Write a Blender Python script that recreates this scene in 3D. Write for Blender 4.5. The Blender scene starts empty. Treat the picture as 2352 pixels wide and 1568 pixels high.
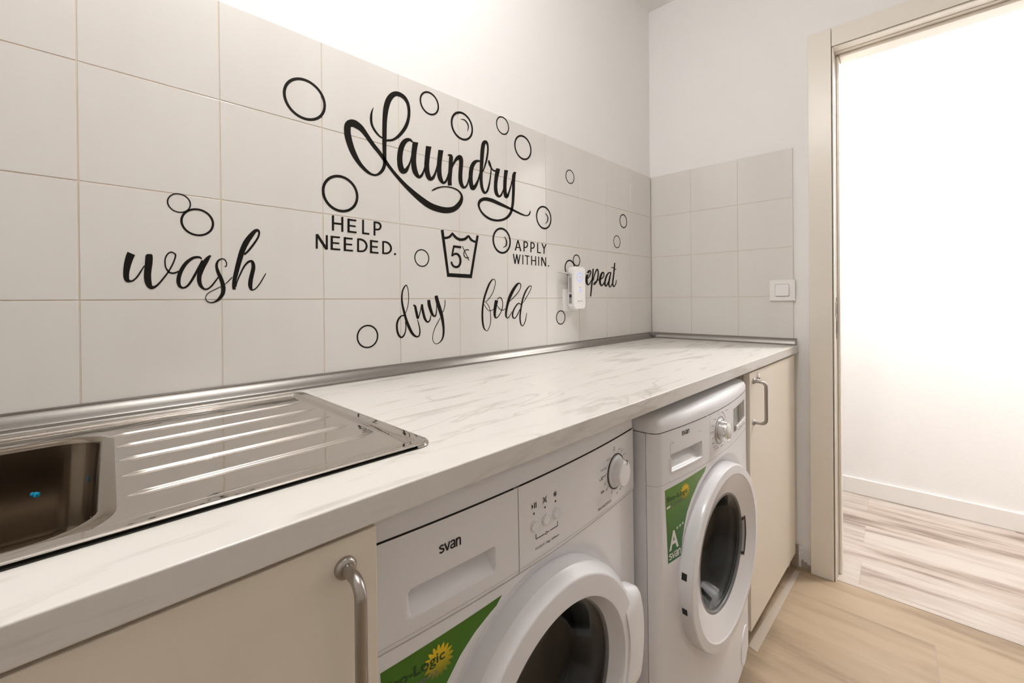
import bpy, bmesh, math, random
from math import sin, cos, pi, radians, sqrt
from mathutils import Vector, Matrix

# ------------------------------------------------------------------ camera, world, lights, exposure
scene = bpy.context.scene
COL = scene.collection
PHI = radians(3.4586)            # the door wall is not quite square to the tiled wall
cam_d = bpy.data.cameras.new('camera'); cam = bpy.data.objects.new('camera', cam_d); COL.objects.link(cam)
cam_d.sensor_width = 36.0; cam_d.sensor_fit = 'HORIZONTAL'
cam_d.lens = 14.5961; cam_d.shift_x = 0.0; cam_d.shift_y = -0.03893
cam_d.clip_start = 0.02; cam_d.clip_end = 60
R_ = Vector((0.71728623, -0.6967211, -0.00895379)); U_ = Vector((0.00882925, -0.00376088, 0.99995395)); F_ = Vector((0.69672269, 0.71733226, -0.00345389))
cam.matrix_world = Matrix(((R_.x, U_.x, -F_.x, -1.94776), (R_.y, U_.y, -F_.y, -1.00244), (R_.z, U_.z, -F_.z, 1.08562), (0, 0, 0, 1)))
scene.camera = cam
w = bpy.data.worlds.new('world'); scene.world = w; w.use_nodes = True
w.node_tree.nodes['Background'].inputs[0].default_value = (1.0, 0.93, 0.86, 1); w.node_tree.nodes['Background'].inputs[1].default_value = 0.05
scene.view_settings.view_transform = 'Standard'; scene.view_settings.look = 'None'
scene.view_settings.exposure = 0.87; scene.view_settings.gamma = 1.0; scene.view_settings.use_curve_mapping = False
try:
    scene.cycles.diffuse_bounces = 8; scene.cycles.max_bounces = 14; scene.cycles.glossy_bounces = 6
except Exception: pass

def area_lamp(name, loc, power, radius, color, spread=180):
    d = bpy.data.lights.new(name, 'AREA'); d.shape = 'DISK'; d.size = 2*radius; d.energy = power; d.color = color; d.spread = radians(spread)
    o = bpy.data.objects.new(name, d); o.location = loc; COL.objects.link(o); return o
def bulb(name, loc, power, radius, color):
    d = bpy.data.lights.new(name, 'POINT'); d.shadow_soft_size = radius; d.energy = power; d.color = color
    o = bpy.data.objects.new(name, d); o.location = loc; COL.objects.link(o); return o
bulb('room_lamp', (-1.63, -0.66, 2.32), 13.3, 0.045, (1.0, 0.985, 0.97))
bulb('hall_lamp', (0.52, -1.22, 2.33), 36.0, 0.05, (1.0, 0.985, 0.97))

# ------------------------------------------------------------------ helpers
def wb(s, x, z):
    """door-wall frame: s along the wall from the corner, x into the hall, z up -> world"""
    return Vector((x*cos(PHI) + s*sin(PHI), x*sin(PHI) - s*cos(PHI), z))

def tag(o, label=None, cat=None, group=None, kind=None):
    if label: o['label'] = label
    if cat: o['category'] = cat
    if group: o['group'] = group
    if kind: o['kind'] = kind
    return o
def empty(name, loc=(0, 0, 0), rot=(0, 0, 0)):
    o = bpy.data.objects.new(name, None); o.location = loc; o.rotation_euler = rot; o.empty_display_size = 0.1; COL.objects.link(o); return o
def obj(name, bm, mat, parent=None, smooth=False, recalc=True, autosmooth=None):
    if recalc: bmesh.ops.recalc_face_normals(bm, faces=bm.faces)
    me = bpy.data.meshes.new(name)
    for f in bm.faces: f.smooth = smooth
    if smooth and autosmooth:
        lim = radians(autosmooth)
        for e in bm.edges:
            if len(e.link_faces) == 2 and e.calc_face_angle(0) > lim: e.smooth = False
    bm.to_mesh(me); bm.free()
    for m in (mat if isinstance(mat, (list, tuple)) else [mat]): me.materials.append(m)
    o = bpy.data.objects.new(name, me); COL.objects.link(o)
    if parent: o.parent = parent
    if smooth and autosmooth:
        wn = o.modifiers.new('weighted', 'WEIGHTED_NORMAL'); wn.keep_sharp = True; wn.weight = 100; wn.mode = 'FACE_AREA'
    return o
def NB(): return bmesh.new()
def box(bm, lo, hi, bevel=0.0, seg=2, xf=None):
    v = []
    for z in (lo[2], hi[2]):
        for x, y in ((lo[0], lo[1]), (hi[0], lo[1]), (hi[0], hi[1]), (lo[0], hi[1])): v.append(bm.verts.new((x, y, z)))
    fs = [bm.faces.new([v[i] for i in q]) for q in ((0, 3, 2, 1), (4, 5, 6, 7), (0, 1, 5, 4), (1, 2, 6, 5), (2, 3, 7, 6), (3, 0, 4, 7))]
    vs = list(v)
    if bevel > 0:
        es = list({e for f in fs for e in f.edges})
        r = bmesh.ops.bevel(bm, geom=es, offset=bevel, segments=seg, profile=0.5, affect='EDGES', clamp_overlap=True)
        vs = list({vv for f in r['faces'] for vv in f.verts} | {vv for vv in v if vv.is_valid})
        # collect every vertex of this island
        seen = set(vs); st = list(vs)
        while st:
            a = st.pop()
            for e in a.link_edges:
                b = e.other_vert(a)
                if b not in seen: seen.add(b); st.append(b)
        vs = list(seen)
    if xf:
        for a in vs: a.co = xf(a.co)
    return vs
def wbox(bm, s0, s1, x0, x1, z0, z1, bevel=0.0, seg=2):
    """box in the door-wall frame"""
    return box(bm, (s0, x0, z0), (s1, x1, z1), bevel, seg, xf=lambda c: wb(c.x, c.y, c.z))
def smooth_path(P, n=6, closed=False):
    P = [Vector(p) for p in P]; out = []; N = len(P)
    if N < 3: return P
    for i in range(N if closed else N-1):
        p0, p1, p2, p3 = (P[(i-1) % N] if closed or i > 0 else 2*P[0]-P[1]), P[i], P[(i+1) % N], (P[(i+2) % N] if closed or i+2 < N else 2*P[-1]-P[-2])
        for k in range(n):
            t = k/n
            out.append(0.5*((2*p1) + (p2-p0)*t + (2*p0-5*p1+4*p2-p3)*t*t + (3*p1-p0-3*p2+p3)*t**3))
    if not closed: out.append(P[-1])
    return out
def tube(bm, P, r, n=14, caps=True):
    P = [Vector(p) for p in P]; rings = []
    up = None
    for i, p in enumerate(P):
        t = (P[min(i+1, len(P)-1)] - P[max(i-1, 0)]).normalized()
        if up is None:
            up = Vector((0, 0, 1)) if abs(t.z) < 0.9 else Vector((1, 0, 0))
        a = t.cross(up).normalized(); up = a.cross(t).normalized()
        rr = r[i] if isinstance(r, (list, tuple)) else r
        rings.append([bm.verts.new(p + a*rr*cos(2*pi*k/n) + up*rr*sin(2*pi*k/n)) for k in range(n)])
    for A, B in zip(rings, rings[1:]):
        for k in range(n): bm.faces.new((A[k], A[(k+1) % n], B[(k+1) % n], B[k]))
    if caps:
        bm.faces.new(rings[0][::-1]); bm.faces.new(rings[-1])
def lathe(bm, prof, xf, n=64, a0=0.0, a1=2*pi, close=True):
    """prof: list of (radius, height); xf(x, y, h) -> point, axis along h"""
    full = abs(a1-a0-2*pi) < 1e-6; cols = n if full else n+1
    rings = []
    for (r, h) in prof:
        if r < 1e-6: rings.append([bm.verts.new(xf(0, 0, h))]*cols)
        else: rings.append([bm.verts.new(xf(r*cos(a0+(a1-a0)*k/n), r*sin(a0+(a1-a0)*k/n), h)) for k in range(cols)])
    for A, B in zip(rings, rings[1:]):
        for k in range(n):
            q = [A[k], A[(k+1) % cols], B[(k+1) % cols], B[k]]
            u = []
            for v in q:
                if v not in u: u.append(v)
            if len(u) >= 3: bm.faces.new(u)
    return rings
def grid(bm, us, vs, f, keep=None):
    V = [[bm.verts.new(f(u, v)) for u in us] for v in vs]
    for j in range(len(vs)-1):
        for i in range(len(us)-1):
            if keep is None or keep((us[i]+us[i+1])/2, (vs[j]+vs[j+1])/2):
                bm.faces.new((V[j][i], V[j][i+1], V[j+1][i+1], V[j+1][i]))
    loose = [v for r in V for v in r if not v.link_faces]
    for v in loose: bm.verts.remove(v)
    return V
def lin(a, b, n): return [a + (b-a)*i/n for i in range(n+1)]
def sstep(a, b, x):
    t = max(0.0, min(1.0, (x-a)/(b-a))); return t*t*(3-2*t)
def prism(bm, outline, f0, f1):
    """closed 2D outline extruded between two maps f0(p), f1(p)"""
    A = [bm.verts.new(f0(p)) for p in outline]; B = [bm.verts.new(f1(p)) for p in outline]; n = len(A)
    for i in range(n): bm.faces.new((A[i], A[(i+1) % n], B[(i+1) % n], B[i]))
    bm.faces.new(A[::-1]); bm.faces.new(B)
def rrect(w, h, r, n=5):
    out = []
    for cx, cy, a in ((w/2-r, h/2-r, 0), (-w/2+r, h/2-r, pi/2), (-w/2+r, -h/2+r, pi), (w/2-r, -h/2+r, 1.5*pi)):
        for k in range(n+1): out.append((cx + r*cos(a+pi/2*k/n), cy + r*sin(a+pi/2*k/n)))
    return out

# ------------------------------------------------------------------ materials
def new_mat(name, color, rough=0.5, metal=0.0, spec=0.5, coat=0.0):
    m = bpy.data.materials.new(name); m.use_nodes = True
    b = m.node_tree.nodes['Principled BSDF']
    b.inputs['Base Color'].default_value = (*color, 1); b.inputs['Roughness'].default_value = rough; b.inputs['Metallic'].default_value = metal
    b.inputs['Specular IOR Level'].default_value = spec
    if coat: b.inputs['Coat Weight'].default_value = coat; b.inputs['Coat Roughness'].default_value = 0.05
    return m
class NT:
    def __init__(s, m): s.t = m.node_tree; s.b = s.t.nodes['Principled BSDF']
    def n(s, kind, **kw):
        nd = s.t.nodes.new(kind)
        for k, v in kw.items():
            if k.startswith('i_'): nd.inputs[k[2:].replace('_', ' ')].default_value = v
            else: setattr(nd, k, v)
        return nd
    def l(s, a, b): s.t.links.new(a, b)
    def coord(s, scale=(1, 1, 1), rot=(0, 0, 0), loc=(0, 0, 0)):
        c = s.n('ShaderNodeTexCoord'); mp = s.n('ShaderNodeMapping')
        mp.inputs['Scale'].default_value = scale; mp.inputs['Rotation'].default_value = rot; mp.inputs['Location'].default_value = loc
        s.l(c.outputs['Object'], mp.inputs['Vector']); return mp.outputs['Vector']
    def noise(s, vec, scale, detail=3.0, rough=0.5, dist=0.0):
        nd = s.n('ShaderNodeTexNoise'); nd.inputs['Scale'].default_value = scale; nd.inputs['Detail'].default_value = detail
        nd.inputs['Roughness'].default_value = rough; nd.inputs['Distortion'].default_value = dist; s.l(vec, nd.inputs['Vector']); return nd.outputs['Fac']
    def ramp(s, fac, stops):
        r = s.n('ShaderNodeValToRGB'); e = r.color_ramp.elements
        while len(e) < len(stops): e.new(0.5)
        for el, (p, c) in zip(e, stops): el.position = p; el.color = (*c, 1) if len(c) == 3 else c
        s.l(fac, r.inputs['Fac']); return r.outputs['Color']
    def mix(s, fac, a, b, mode='MIX'):
        x = s.n('ShaderNodeMix', data_type='RGBA', blend_type=mode)
        for val, sock in ((fac, x.inputs[0]), (a, x.inputs[6]), (b, x.inputs[7])):
            if hasattr(val, 'is_output') or hasattr(val, 'links'): s.l(val, sock)
            else: sock.default_value = val if isinstance(val, (int, float)) else (*val, 1)
        return x.outputs[2]
    def math(s, op, a, b=0.0):
        x = s.n('ShaderNodeMath', operation=op)
        for val, sock in ((a, x.inputs[0]), (b, x.inputs[1])):
            if isinstance(val, (int, float)): sock.default_value = val
            else: s.l(val, sock)
        return x.outputs[0]
    def bump(s, h, strength, dist=0.001):
        b = s.n('ShaderNodeBump'); b.inputs['Strength'].default_value = strength; b.inputs['Distance'].default_value = dist
        s.l(h, b.inputs['Height']); s.l(b.outputs['Normal'], s.b.inputs['Normal'])

M = {}
def plaster(name, col):
    m = new_mat(name, col, 0.85, spec=0.25); t = NT(m); v = t.coord()
    t.bump(t.noise(v, 140, 4, 0.6), 0.25, 0.002); return m
M['plaster'] = plaster('wall_plaster', (0.81, 0.80, 0.79))
M['taupe'] = plaster('white_paint', (0.76, 0.745, 0.725))
M['ceiling'] = plaster('ceiling_paint', (0.83, 0.82, 0.81))
m = new_mat('wall_tile', (0.735, 0.705, 0.67), 0.16, spec=0.5); t = NT(m); v = t.coord()
t.l(t.ramp(t.noise(t.coord((5, 5, 1.0)), 1.6, 3), [(0.30, (0.675, 0.65, 0.62)), (0.62, (0.695, 0.675, 0.648))]), t.b.inputs['Base Color'])
t.bump(t.noise(v, 9, 2), 0.10, 0.004); M['tile'] = m
M['grout'] = new_mat('tile_grout', (0.66, 0.575, 0.48), 0.9, spec=0.2)
M['vinyl'] = new_mat('black_vinyl', (0.010, 0.008, 0.006), 0.6, spec=0.15)
# marble laminate
m = new_mat('marble_laminate', (0.8, 0.77, 0.73), 0.22, spec=0.5)
def marble(m, base, k):
    t = NT(m); R1 = radians(-12)
    va = t.coord((1.5, 9.0, 9.0), (0, 0, R1), (0.3, 0.2, 0)); vb = t.coord((1.3, 5.5, 5.5), (0, 0, R1), (1.1, 0.7, 0.3)); vm = t.coord((1.4, 3.0, 3.0), (0, 0, R1), (3.1, 1.7, 0)); vf = t.coord((5, 40, 40), (0, 0, R1))
    fine = t.noise(vf, 2.0, 3, 0.6)
    a = t.math('ADD', t.noise(va, 2.5, 4, 0.55, 0.25), t.math('MULTIPLY', t.math('SUBTRACT', fine, 0.5), 0.10))
    blot = t.ramp(a, [(0.565, (0, 0, 0)), (0.66, (1, 1, 1))])
    line = t.ramp(t.noise(vb, 2.0, 4, 0.5, 0.5), [(0.484, (0, 0, 0)), (0.4975, (1, 1, 1)), (0.502, (0.6,)*3), (0.522, (0, 0, 0))])
    mask = t.ramp(t.noise(vm, 2.4, 2, 0.5, 0.2), [(0.43, (0, 0, 0)), (0.58, (1, 1, 1))])
    f1 = t.math('MULTIPLY', t.math('MULTIPLY', line, mask), 0.40); f2 = t.math('MULTIPLY', blot, 0.46)
    c = t.mix(f1, tuple(x*k for x in base), (0.40*k, 0.355*k, 0.305*k)); c = t.mix(f2, c, (0.44*k, 0.40*k, 0.35*k)); t.l(c, t.b.inputs['Base Color'])
marble(m, (0.765, 0.74, 0.70), 1.0); M['marble'] = m
m = new_mat('marble_front_edge', (0.6, 0.57, 0.54), 0.28, spec=0.5); marble(m, (0.745, 0.71, 0.68), 0.86); M['marble_edge'] = m  # darker version of the marble for the worktop's front face
def steel(name, col, rough, bumpy=0.0):
    m = new_mat(name, col, rough, 1.0); t = NT(m)
    if bumpy: t.bump(t.noise(t.coord((3, 9, 3)), 4, 2, 0.5, 0.4), bumpy, 0.004)
    return m
M['steel'] = steel('sink_steel', (0.57, 0.53, 0.49), 0.045, 0.10)
M['bowl'] = steel('sink_bowl_steel', (0.31, 0.265, 0.215), 0.15)  # darker than the drainer steel: the bowl's dark reflections are put into its colour
M['brushed'] = steel('brushed_steel', (0.42, 0.39, 0.36), 0.30)
M['alu'] = steel('grey_trim', (0.30, 0.285, 0.265), 0.38)
M['alu_dark'] = new_mat('grey_plastic_cap', (0.23, 0.225, 0.215), 0.45)
M['seal'] = new_mat('black_seal', (0.012, 0.010, 0.008), 0.6)
M['chrome'] = steel('chrome', (0.80, 0.79, 0.78), 0.05)
m = new_mat('appliance_white', (0.775, 0.772, 0.795), 0.28, spec=0.5); M['white'] = m
M['white_matt'] = new_mat('cover_white', (0.775, 0.772, 0.795), 0.5, spec=0.35)
M['white_gloss'] = new_mat('door_ring_white', (0.73, 0.725, 0.745), 0.24, spec=0.5)
M['enamel'] = new_mat('enamelled_side', (0.73, 0.725, 0.75), 0.32)
M['gap'] = new_mat('dark_gap', (0.045, 0.036, 0.028), 0.8)
M['joint'] = new_mat('grey_joint', (0.30, 0.29, 0.285), 0.7)
M['rubber'] = new_mat('grey_gasket', (0.16, 0.16, 0.165), 0.35)
M['drum'] = steel('drum_steel', (0.30, 0.29, 0.28), 0.35)
m = new_mat('door_glass', (0.55, 0.58, 0.58), 0.03); m.node_tree.nodes['Principled BSDF'].inputs['Transmission Weight'].default_value = 1.0
m.node_tree.nodes['Principled BSDF'].inputs['IOR'].default_value = 1.45; M['glass'] = m
M['dark'] = new_mat('black_plastic', (0.012, 0.012, 0.012), 0.35)
M['ink'] = new_mat('black_print', (0.016, 0.015, 0.015), 0.6)
M['ink_grey'] = new_mat('grey_print', (0.16, 0.15, 0.15), 0.6)
M['print_white'] = new_mat('white_print', (0.78, 0.76, 0.72), 0.45)
def green_print(name, top, bot, z0, z1):
    m = new_mat(name, top, 0.35); t = NT(m); v = t.coord(); sp = t.n('ShaderNodeSeparateXYZ'); t.l(v, sp.inputs[0])
    mr = t.n('ShaderNodeMapRange'); mr.inputs[1].default_value = z0; mr.inputs[2].default_value = z1; t.l(sp.outputs[2], mr.inputs[0])
    t.l(t.ramp(mr.outputs[0], [(0.0, bot), (1.0, top)]), t.b.inputs['Base Color']); return m
M['green_a'] = green_print('green_label_print', (0.055, 0.165, 0.004), (0.022, 0.17, 0.012), 0.50, 0.67)
M['green_b'] = green_print('green_label_print', (0.13, 0.27, 0.045), (0.012, 0.13, 0.035), 0.53, 0.69)
M['sun'] = green_print('sunflower_print', (0.72, 0.52, 0.012), (0.06, 0.14, 0.01), -0.022, 0.010)
M['dkgreen'] = new_mat('dark_green_print', (0.012, 0.055, 0.010), 0.4)
M['lcd'] = new_mat('display_window', (0.16, 0.145, 0.125), 0.12)
M['cream'] = new_mat('cream_laminate', (0.735, 0.668, 0.572), 0.38)
M['cream_edge'] = new_mat('cream_edge_band', (0.60, 0.52, 0.42), 0.5)
M['carcass'] = new_mat('white_chipboard', (0.70, 0.66, 0.60), 0.5)
M['plinth'] = new_mat('grey_brown_plinth', (0.34, 0.285, 0.23), 0.5)
M['casing'] = new_mat('cream_lacquer', (0.755, 0.705, 0.63), 0.33)
M['baseboard'] = new_mat('white_lacquer', (0.78, 0.755, 0.725), 0.35)
M['lplastic'] = new_mat('white_plastic', (0.80, 0.785, 0.775), 0.30)
M['gplastic'] = new_mat('pale_grey_plastic', (0.52, 0.51, 0.50), 0.40)
m = new_mat('blue_led', (0.1, 0.2, 0.9), 0.4); b = m.node_tree.nodes['Principled BSDF']; b.inputs['Emission Color'].default_value = (0.14, 0.26, 1.0, 1); b.inputs['Emission Strength'].default_value = 0.75; M['led'] = m
M['blue'] = new_mat('blue_scrap', (0.0, 0.30, 0.55), 0.4)
M['tape'] = new_mat('clear_tape', (0.50, 0.43, 0.355), 0.25)
M['chip'] = plaster('broken_plaster', (0.42, 0.36, 0.29))
def wood(name, light, dark, row_h, length, off_x, off_y, joint, streak_scale, contrast, mid, lo=0.36, hi=0.60, mort=0.0011):
    """planks: local x along the plank"""
    m = new_mat(name, light, 0.38, spec=0.45); t = NT(m)
    br = t.n('ShaderNodeTexBrick'); v = t.coord((1, 1, 1), (0, 0, 0), (off_x, off_y, 0)); t.l(v, br.inputs['Vector'])
    br.offset = 0.41; br.offset_frequency = 2; br.squash = 1.0
    br.inputs['Scale'].default_value = 1.0; br.inputs['Brick Width'].default_value = length; br.inputs['Row Height'].default_value = row_h
    br.inputs['Mortar Size'].default_value = mort; br.inputs['Mortar Smooth'].default_value = 0.2; br.inputs['Bias'].default_value = 0.0
    br.inputs['Color1'].default_value = (0, 0, 0, 1); br.inputs['Color2'].default_value = (1, 1, 1, 1); br.inputs['Mortar'].default_value = (0.5, 0.5, 0.5, 1)
    sh = t.n('ShaderNodeVectorMath', operation='MULTIPLY_ADD'); sh.inputs[1].default_value = (7.3, 5.1, 3.3)
    t.l(br.outputs['Color'], sh.inputs[0]); mp = t.coord((1.0, streak_scale, 1.0)); t.l(mp, sh.inputs[2])
    a = t.noise(sh.outputs[0], 1.3, 5, 0.55, 0.35); bb = t.noise(sh.outputs[0], 4.5, 6, 0.65, 0.15)
    s = t.math('ADD', t.math('MULTIPLY', a, 0.72), t.math('MULTIPLY', bb, 0.28))
    c = t.ramp(s, [(lo, dark), ((lo+hi)/2, mid), (hi, light)])
    c = t.mix(t.math('MULTIPLY', br.outputs['Color'], contrast), c, tuple(x*0.80 for x in light), 'MIX')
    c = t.mix(br.outputs['Fac'], c, joint); t.l(c, t.b.inputs['Base Color'])
    t.bump(br.outputs['Fac'], 0.25, -0.0015); return m
M['floor'] = wood('beige_wood_tile', (0.415, 0.315, 0.218), (0.26, 0.19, 0.125), 0.206, 1.2, -0.98, 0.172, (0.33, 0.27, 0.21), 7.0, 0.15, (0.365, 0.272, 0.182), 0.40, 0.58)
M['floor_hall'] = wood('pale_streaked_laminate', (0.51, 0.455, 0.41), (0.215, 0.158, 0.13), 0.183, 1.25, -0.0525, -0.030, (0.34, 0.28, 0.24), 9.0, 0.25, (0.41, 0.34, 0.29), 0.38, 0.58, 0.0006)

CEIL = 2.52
# ------------------------------------------------------------------ the room
XL_, YF = -2.95, -2.5
bm = NB(); box(bm, (XL_-0.1, 0.008, 0), (0.25, 0.12, CEIL)); wall_back = tag(obj('wall_back', bm, M['plaster']), kind='structure')
bm = NB(); box(bm, (XL_-0.12, YF-0.12, 0), (XL_, 0.12, CEIL)); tag(obj('wall_left', bm, M['taupe']), kind='structure')
bm = NB(); box(bm, (XL_-0.1, YF-0.12, 0), (0.25, YF, CEIL)); tag(obj('wall_front', bm, M['taupe']), kind='structure')
DS0, DS1, DZ, WT = 0.724, 1.43, 2.033, 0.118       # door opening in the door wall
bm = NB()
wbox(bm, -0.02, DS0, 0.008, WT, 0, CEIL); wbox(bm, DS1, 2.75, 0.008, WT, 0, CEIL); wbox(bm, DS0, DS1, 0.008, WT, DZ, CEIL)
bmesh.ops.remove_doubles(bm, verts=bm.verts, dist=1e-5)
wall_right = tag(obj('wall_right', bm, M['plaster']), kind='structure')
# the room's ceiling and floors
bm = NB(); box(bm, (XL_-0.12, YF-0.12, CEIL), (0.30, 0.12, CEIL+0.1)); tag(obj('ceiling', bm, M['ceiling']), kind='structure')
FR = pi*1.5 + PHI      # floor frames: local x runs along the door wall (s), local y into the hall
def floor_obj(name, x0, x1, s0, s1, mat, z1=0.0):
    bm = NB(); box(bm, (s0, x0, z1-0.06), (s1, x1, z1)); o = obj(name, bm, mat); o.rotation_euler = (0, 0, FR); return tag(o, kind='structure')
floor_obj('floor', -3.3, 0.0035, -0.4, 2.8, M['floor'])
floor_obj('floor_hall', 0.0065, 1.15, -1.5, 3.0, M['floor_hall'])
bm = NB(); wbox(bm, DS0, DS1, 0.0035, 0.0065, -0.05, -0.002); tag(obj('trim_1', bm, M['gap']), kind='structure')
# the hall beyond the door
HX = 0.972
bm = NB(); wbox(bm, -1.5, 3.0, HX, HX+0.1, 0, CEIL); tag(obj('wall_hall', bm, M['plaster']), kind='structure')
bm = NB(); wbox(bm, -1.6, -1.5, WT, HX+0.1, 0, CEIL); tag(obj('wall_hall_left', bm, M['plaster']), kind='structure')
bm = NB(); wbox(bm, 3.0, 3.1, WT, HX+0.1, 0, CEIL); tag(obj('wall_hall_right', bm, M['plaster']), kind='structure')
bm = NB(); wbox(bm, -1.6, -0.02, WT-0.05, WT, 0, CEIL); wbox(bm, 2.75, 3.1, WT-0.05, WT, 0, CEIL); tag(obj('wall_hall_near', bm, M['plaster']), kind='structure')
bm = NB(); wbox(bm, -1.6, 3.1, WT-0.06, HX+0.1, CEIL, CEIL+0.1); tag(obj('ceiling_hall', bm, M['ceiling']), kind='structure')
bm = NB(); wbox(bm, -1.5, 3.0, HX-0.013, HX, 0.0, 0.088, 0.003, 2); tag(obj('baseboard_hall', bm, M['baseboard']), kind='structure')

# ------------------------------------------------------------------ tiling (pattern stays in its mesh)
TW, TH, TZ = 0.19785, 0.2, 1.6917
rnd = random.Random(3)
def tile_rows(zb):
    out = []; z1 = TZ; first = True
    while z1 > zb: out.append((max(zb, z1-TH), z1)); z1 -= TH
    return out
def tiles(xs, rows, put, th=0.0075, g=0.0009):
    bm = NB()
    for a, b in zip(xs, xs[1:]):
        for z0, z1 in rows:
            dx = rnd.uniform(-0.0003, 0.0003); dd = rnd.uniform(-0.0002, 0.0002)
            put(bm, a+g, b-g, z0+g, z1-g, dd)
    return bm
def put_a(bm, a, b, z0, z1, dd):
    box(bm, (a, 0.0+dd, z0), (b, 0.0078, z1), 0.0012, 2)
def put_b(bm, a, b, z0, z1, dd):
    box(bm, (a, 0.0+dd, z0), (b, 0.0078, z1), 0.0012, 2, xf=lambda c: wb(c.x, c.y, c.z))
xsA = [-0.0075] + [-(0.20239 + TW*k) for k in range(0, 14)] + [-2.945]; xsA = xsA[::-1]
obj('tiling', tiles(xsA, tile_rows(0.86), put_a), M['tile'], wall_back, smooth=True, autosmooth=40)
bm = NB(); box(bm, (-2.945, 0.0012, 0.86), (-0.0005, 0.0079, TZ-0.001)); obj('grout', bm, M['grout'], wall_back)
xsB = [0.0, 0.19327, 0.19327+TW, 0.5930]
obj('tiling', tiles(xsB, tile_rows(0.86), put_b), M['tile'], wall_right, smooth=True, autosmooth=40)
bm = NB(); wbox(bm, 0.0005, 0.592, 0.0012, 0.0079, 0.86, TZ-0.001); obj('grout', bm, M['grout'], wall_right)

# ------------------------------------------------------------------ door frame
door = tag(empty('door_1', wb(DS0, 0.05, 0)), kind='structure')
door.rotation_euler = (0, 0, FR)
def fbox(bm, s0, s1, x0, x1, z0, z1, bev=0.0015, seg=2): return box(bm, (s0-DS0, x0-0.05, z0), (s1-DS0, x1-0.05, z1), bev, seg)
CX = -0.015
bm = NB(); fbox(bm, 0.6465, 0.7190, CX, 0.008, 0.0, 2.1090); obj('side_casing', bm, M['casing'], door)
bm = NB(); fbox(bm, DS1+0.005, DS1+0.0775, CX, 0.008, 0.0, 2.1090); obj('side_casing', bm, M['casing'], door)
bm = NB(); fbox(bm, 0.7205, DS1+0.004, CX, 0.008, 2.0375, 2.1075); obj('head_casing', bm, M['casing'], door)
bm = NB(); fbox(bm, 0.7212, 0.7255, CX+0.004, 0.03, 0, 2.035); fbox(bm, DS0-0.002, 0.7275, 0.030, WT+0.01, 0, 2.03)
fbox(bm, 0.7270, 0.7375, 0.055, WT+0.004, 0, 2.0285, 0.004, 3); obj('jamb', bm, M['casing'], door, smooth=True, autosmooth=40)
bm = NB(); fbox(bm, DS1-0.0035, DS1+0.001, CX+0.004, WT+0.01, 0, 2.03); fbox(bm, DS1-0.014, DS1-0.003, 0.055, WT+0.004, 0, 2.0285, 0.004, 3); obj('jamb', bm, M['casing'], door, smooth=True, autosmooth=40)
bm = NB(); fbox(bm, 0.7255, DS1-0.003, CX+0.004, 0.03, 2.0315, 2.036); fbox(bm, 0.7255, DS1-0.003, 0.03, WT+0.01, 2.0285, 2.034)
fbox(bm, 0.7375, DS1-0.014, 0.05, WT+0.004, 2.0165, 2.0295, 0.005, 3); obj('head_jamb', bm, M['casing'], door, smooth=True, autosmooth=40)
bm = NB(); fbox(bm, 0.7258, 0.7286, 0.028, 0.046, 0.925, 1.085, 0.0006); fbox(bm, 0.7250, 0.7282, 0.010, 0.030, 1.01, 1.068, 0.0006)
sp = obj('strike_plate', bm, M['brushed'], door)
for z0, z1 in ((1.020, 1.062), (0.944, 0.992)):
    bm = NB(); fbox(bm, 0.7284, 0.7291, 0.031, 0.0425, z0, z1, 0.0); obj('slot', bm, M['gap'], sp)
for o in door.children:
    if o.name.startswith('strike'): o['label'] = 'metal strike plate'

# bare plaster and a broken skirting stub at the foot of the door wall
bm = NB(); random.seed(5)
edge = [(0.612, 0.0), (0.646, 0.0), (0.646, 0.012), (0.641, 0.020), (0.634, 0.017), (0.629, 0.027), (0.622, 0.024), (0.619, 0.034), (0.612, 0.030)]
prism(bm, edge, lambda p: wb(p[0], 0.0079, p[1]), lambda p: wb(p[0], 0.0058, p[1])); obj('bare_patch', bm, M['chip'], wall_right)
bm = NB(); 
for k in range(16):
    s_ = 0.606 + random.uniform(-0.001, 0.008); z_ = random.uniform(0.01, 0.10); r_ = random.uniform(0.0015, 0.004)
    bmesh.ops.create_icosphere(bm, subdivisions=1, radius=r_, matrix=Matrix.Translation(wb(s_, 0.007, z_)))
obj('plaster_crumbs', bm, M['plaster'], wall_right)
bm = NB(); wbox(bm, 0.578, 0.604, -0.003, 0.0078, 0.0, 0.088, 0.0008)
tag(obj('skirting_stub', bm, M['plinth']), 'short grey-brown skirting stub on the floor between white cabinet and door frame', 'skirting board')

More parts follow.
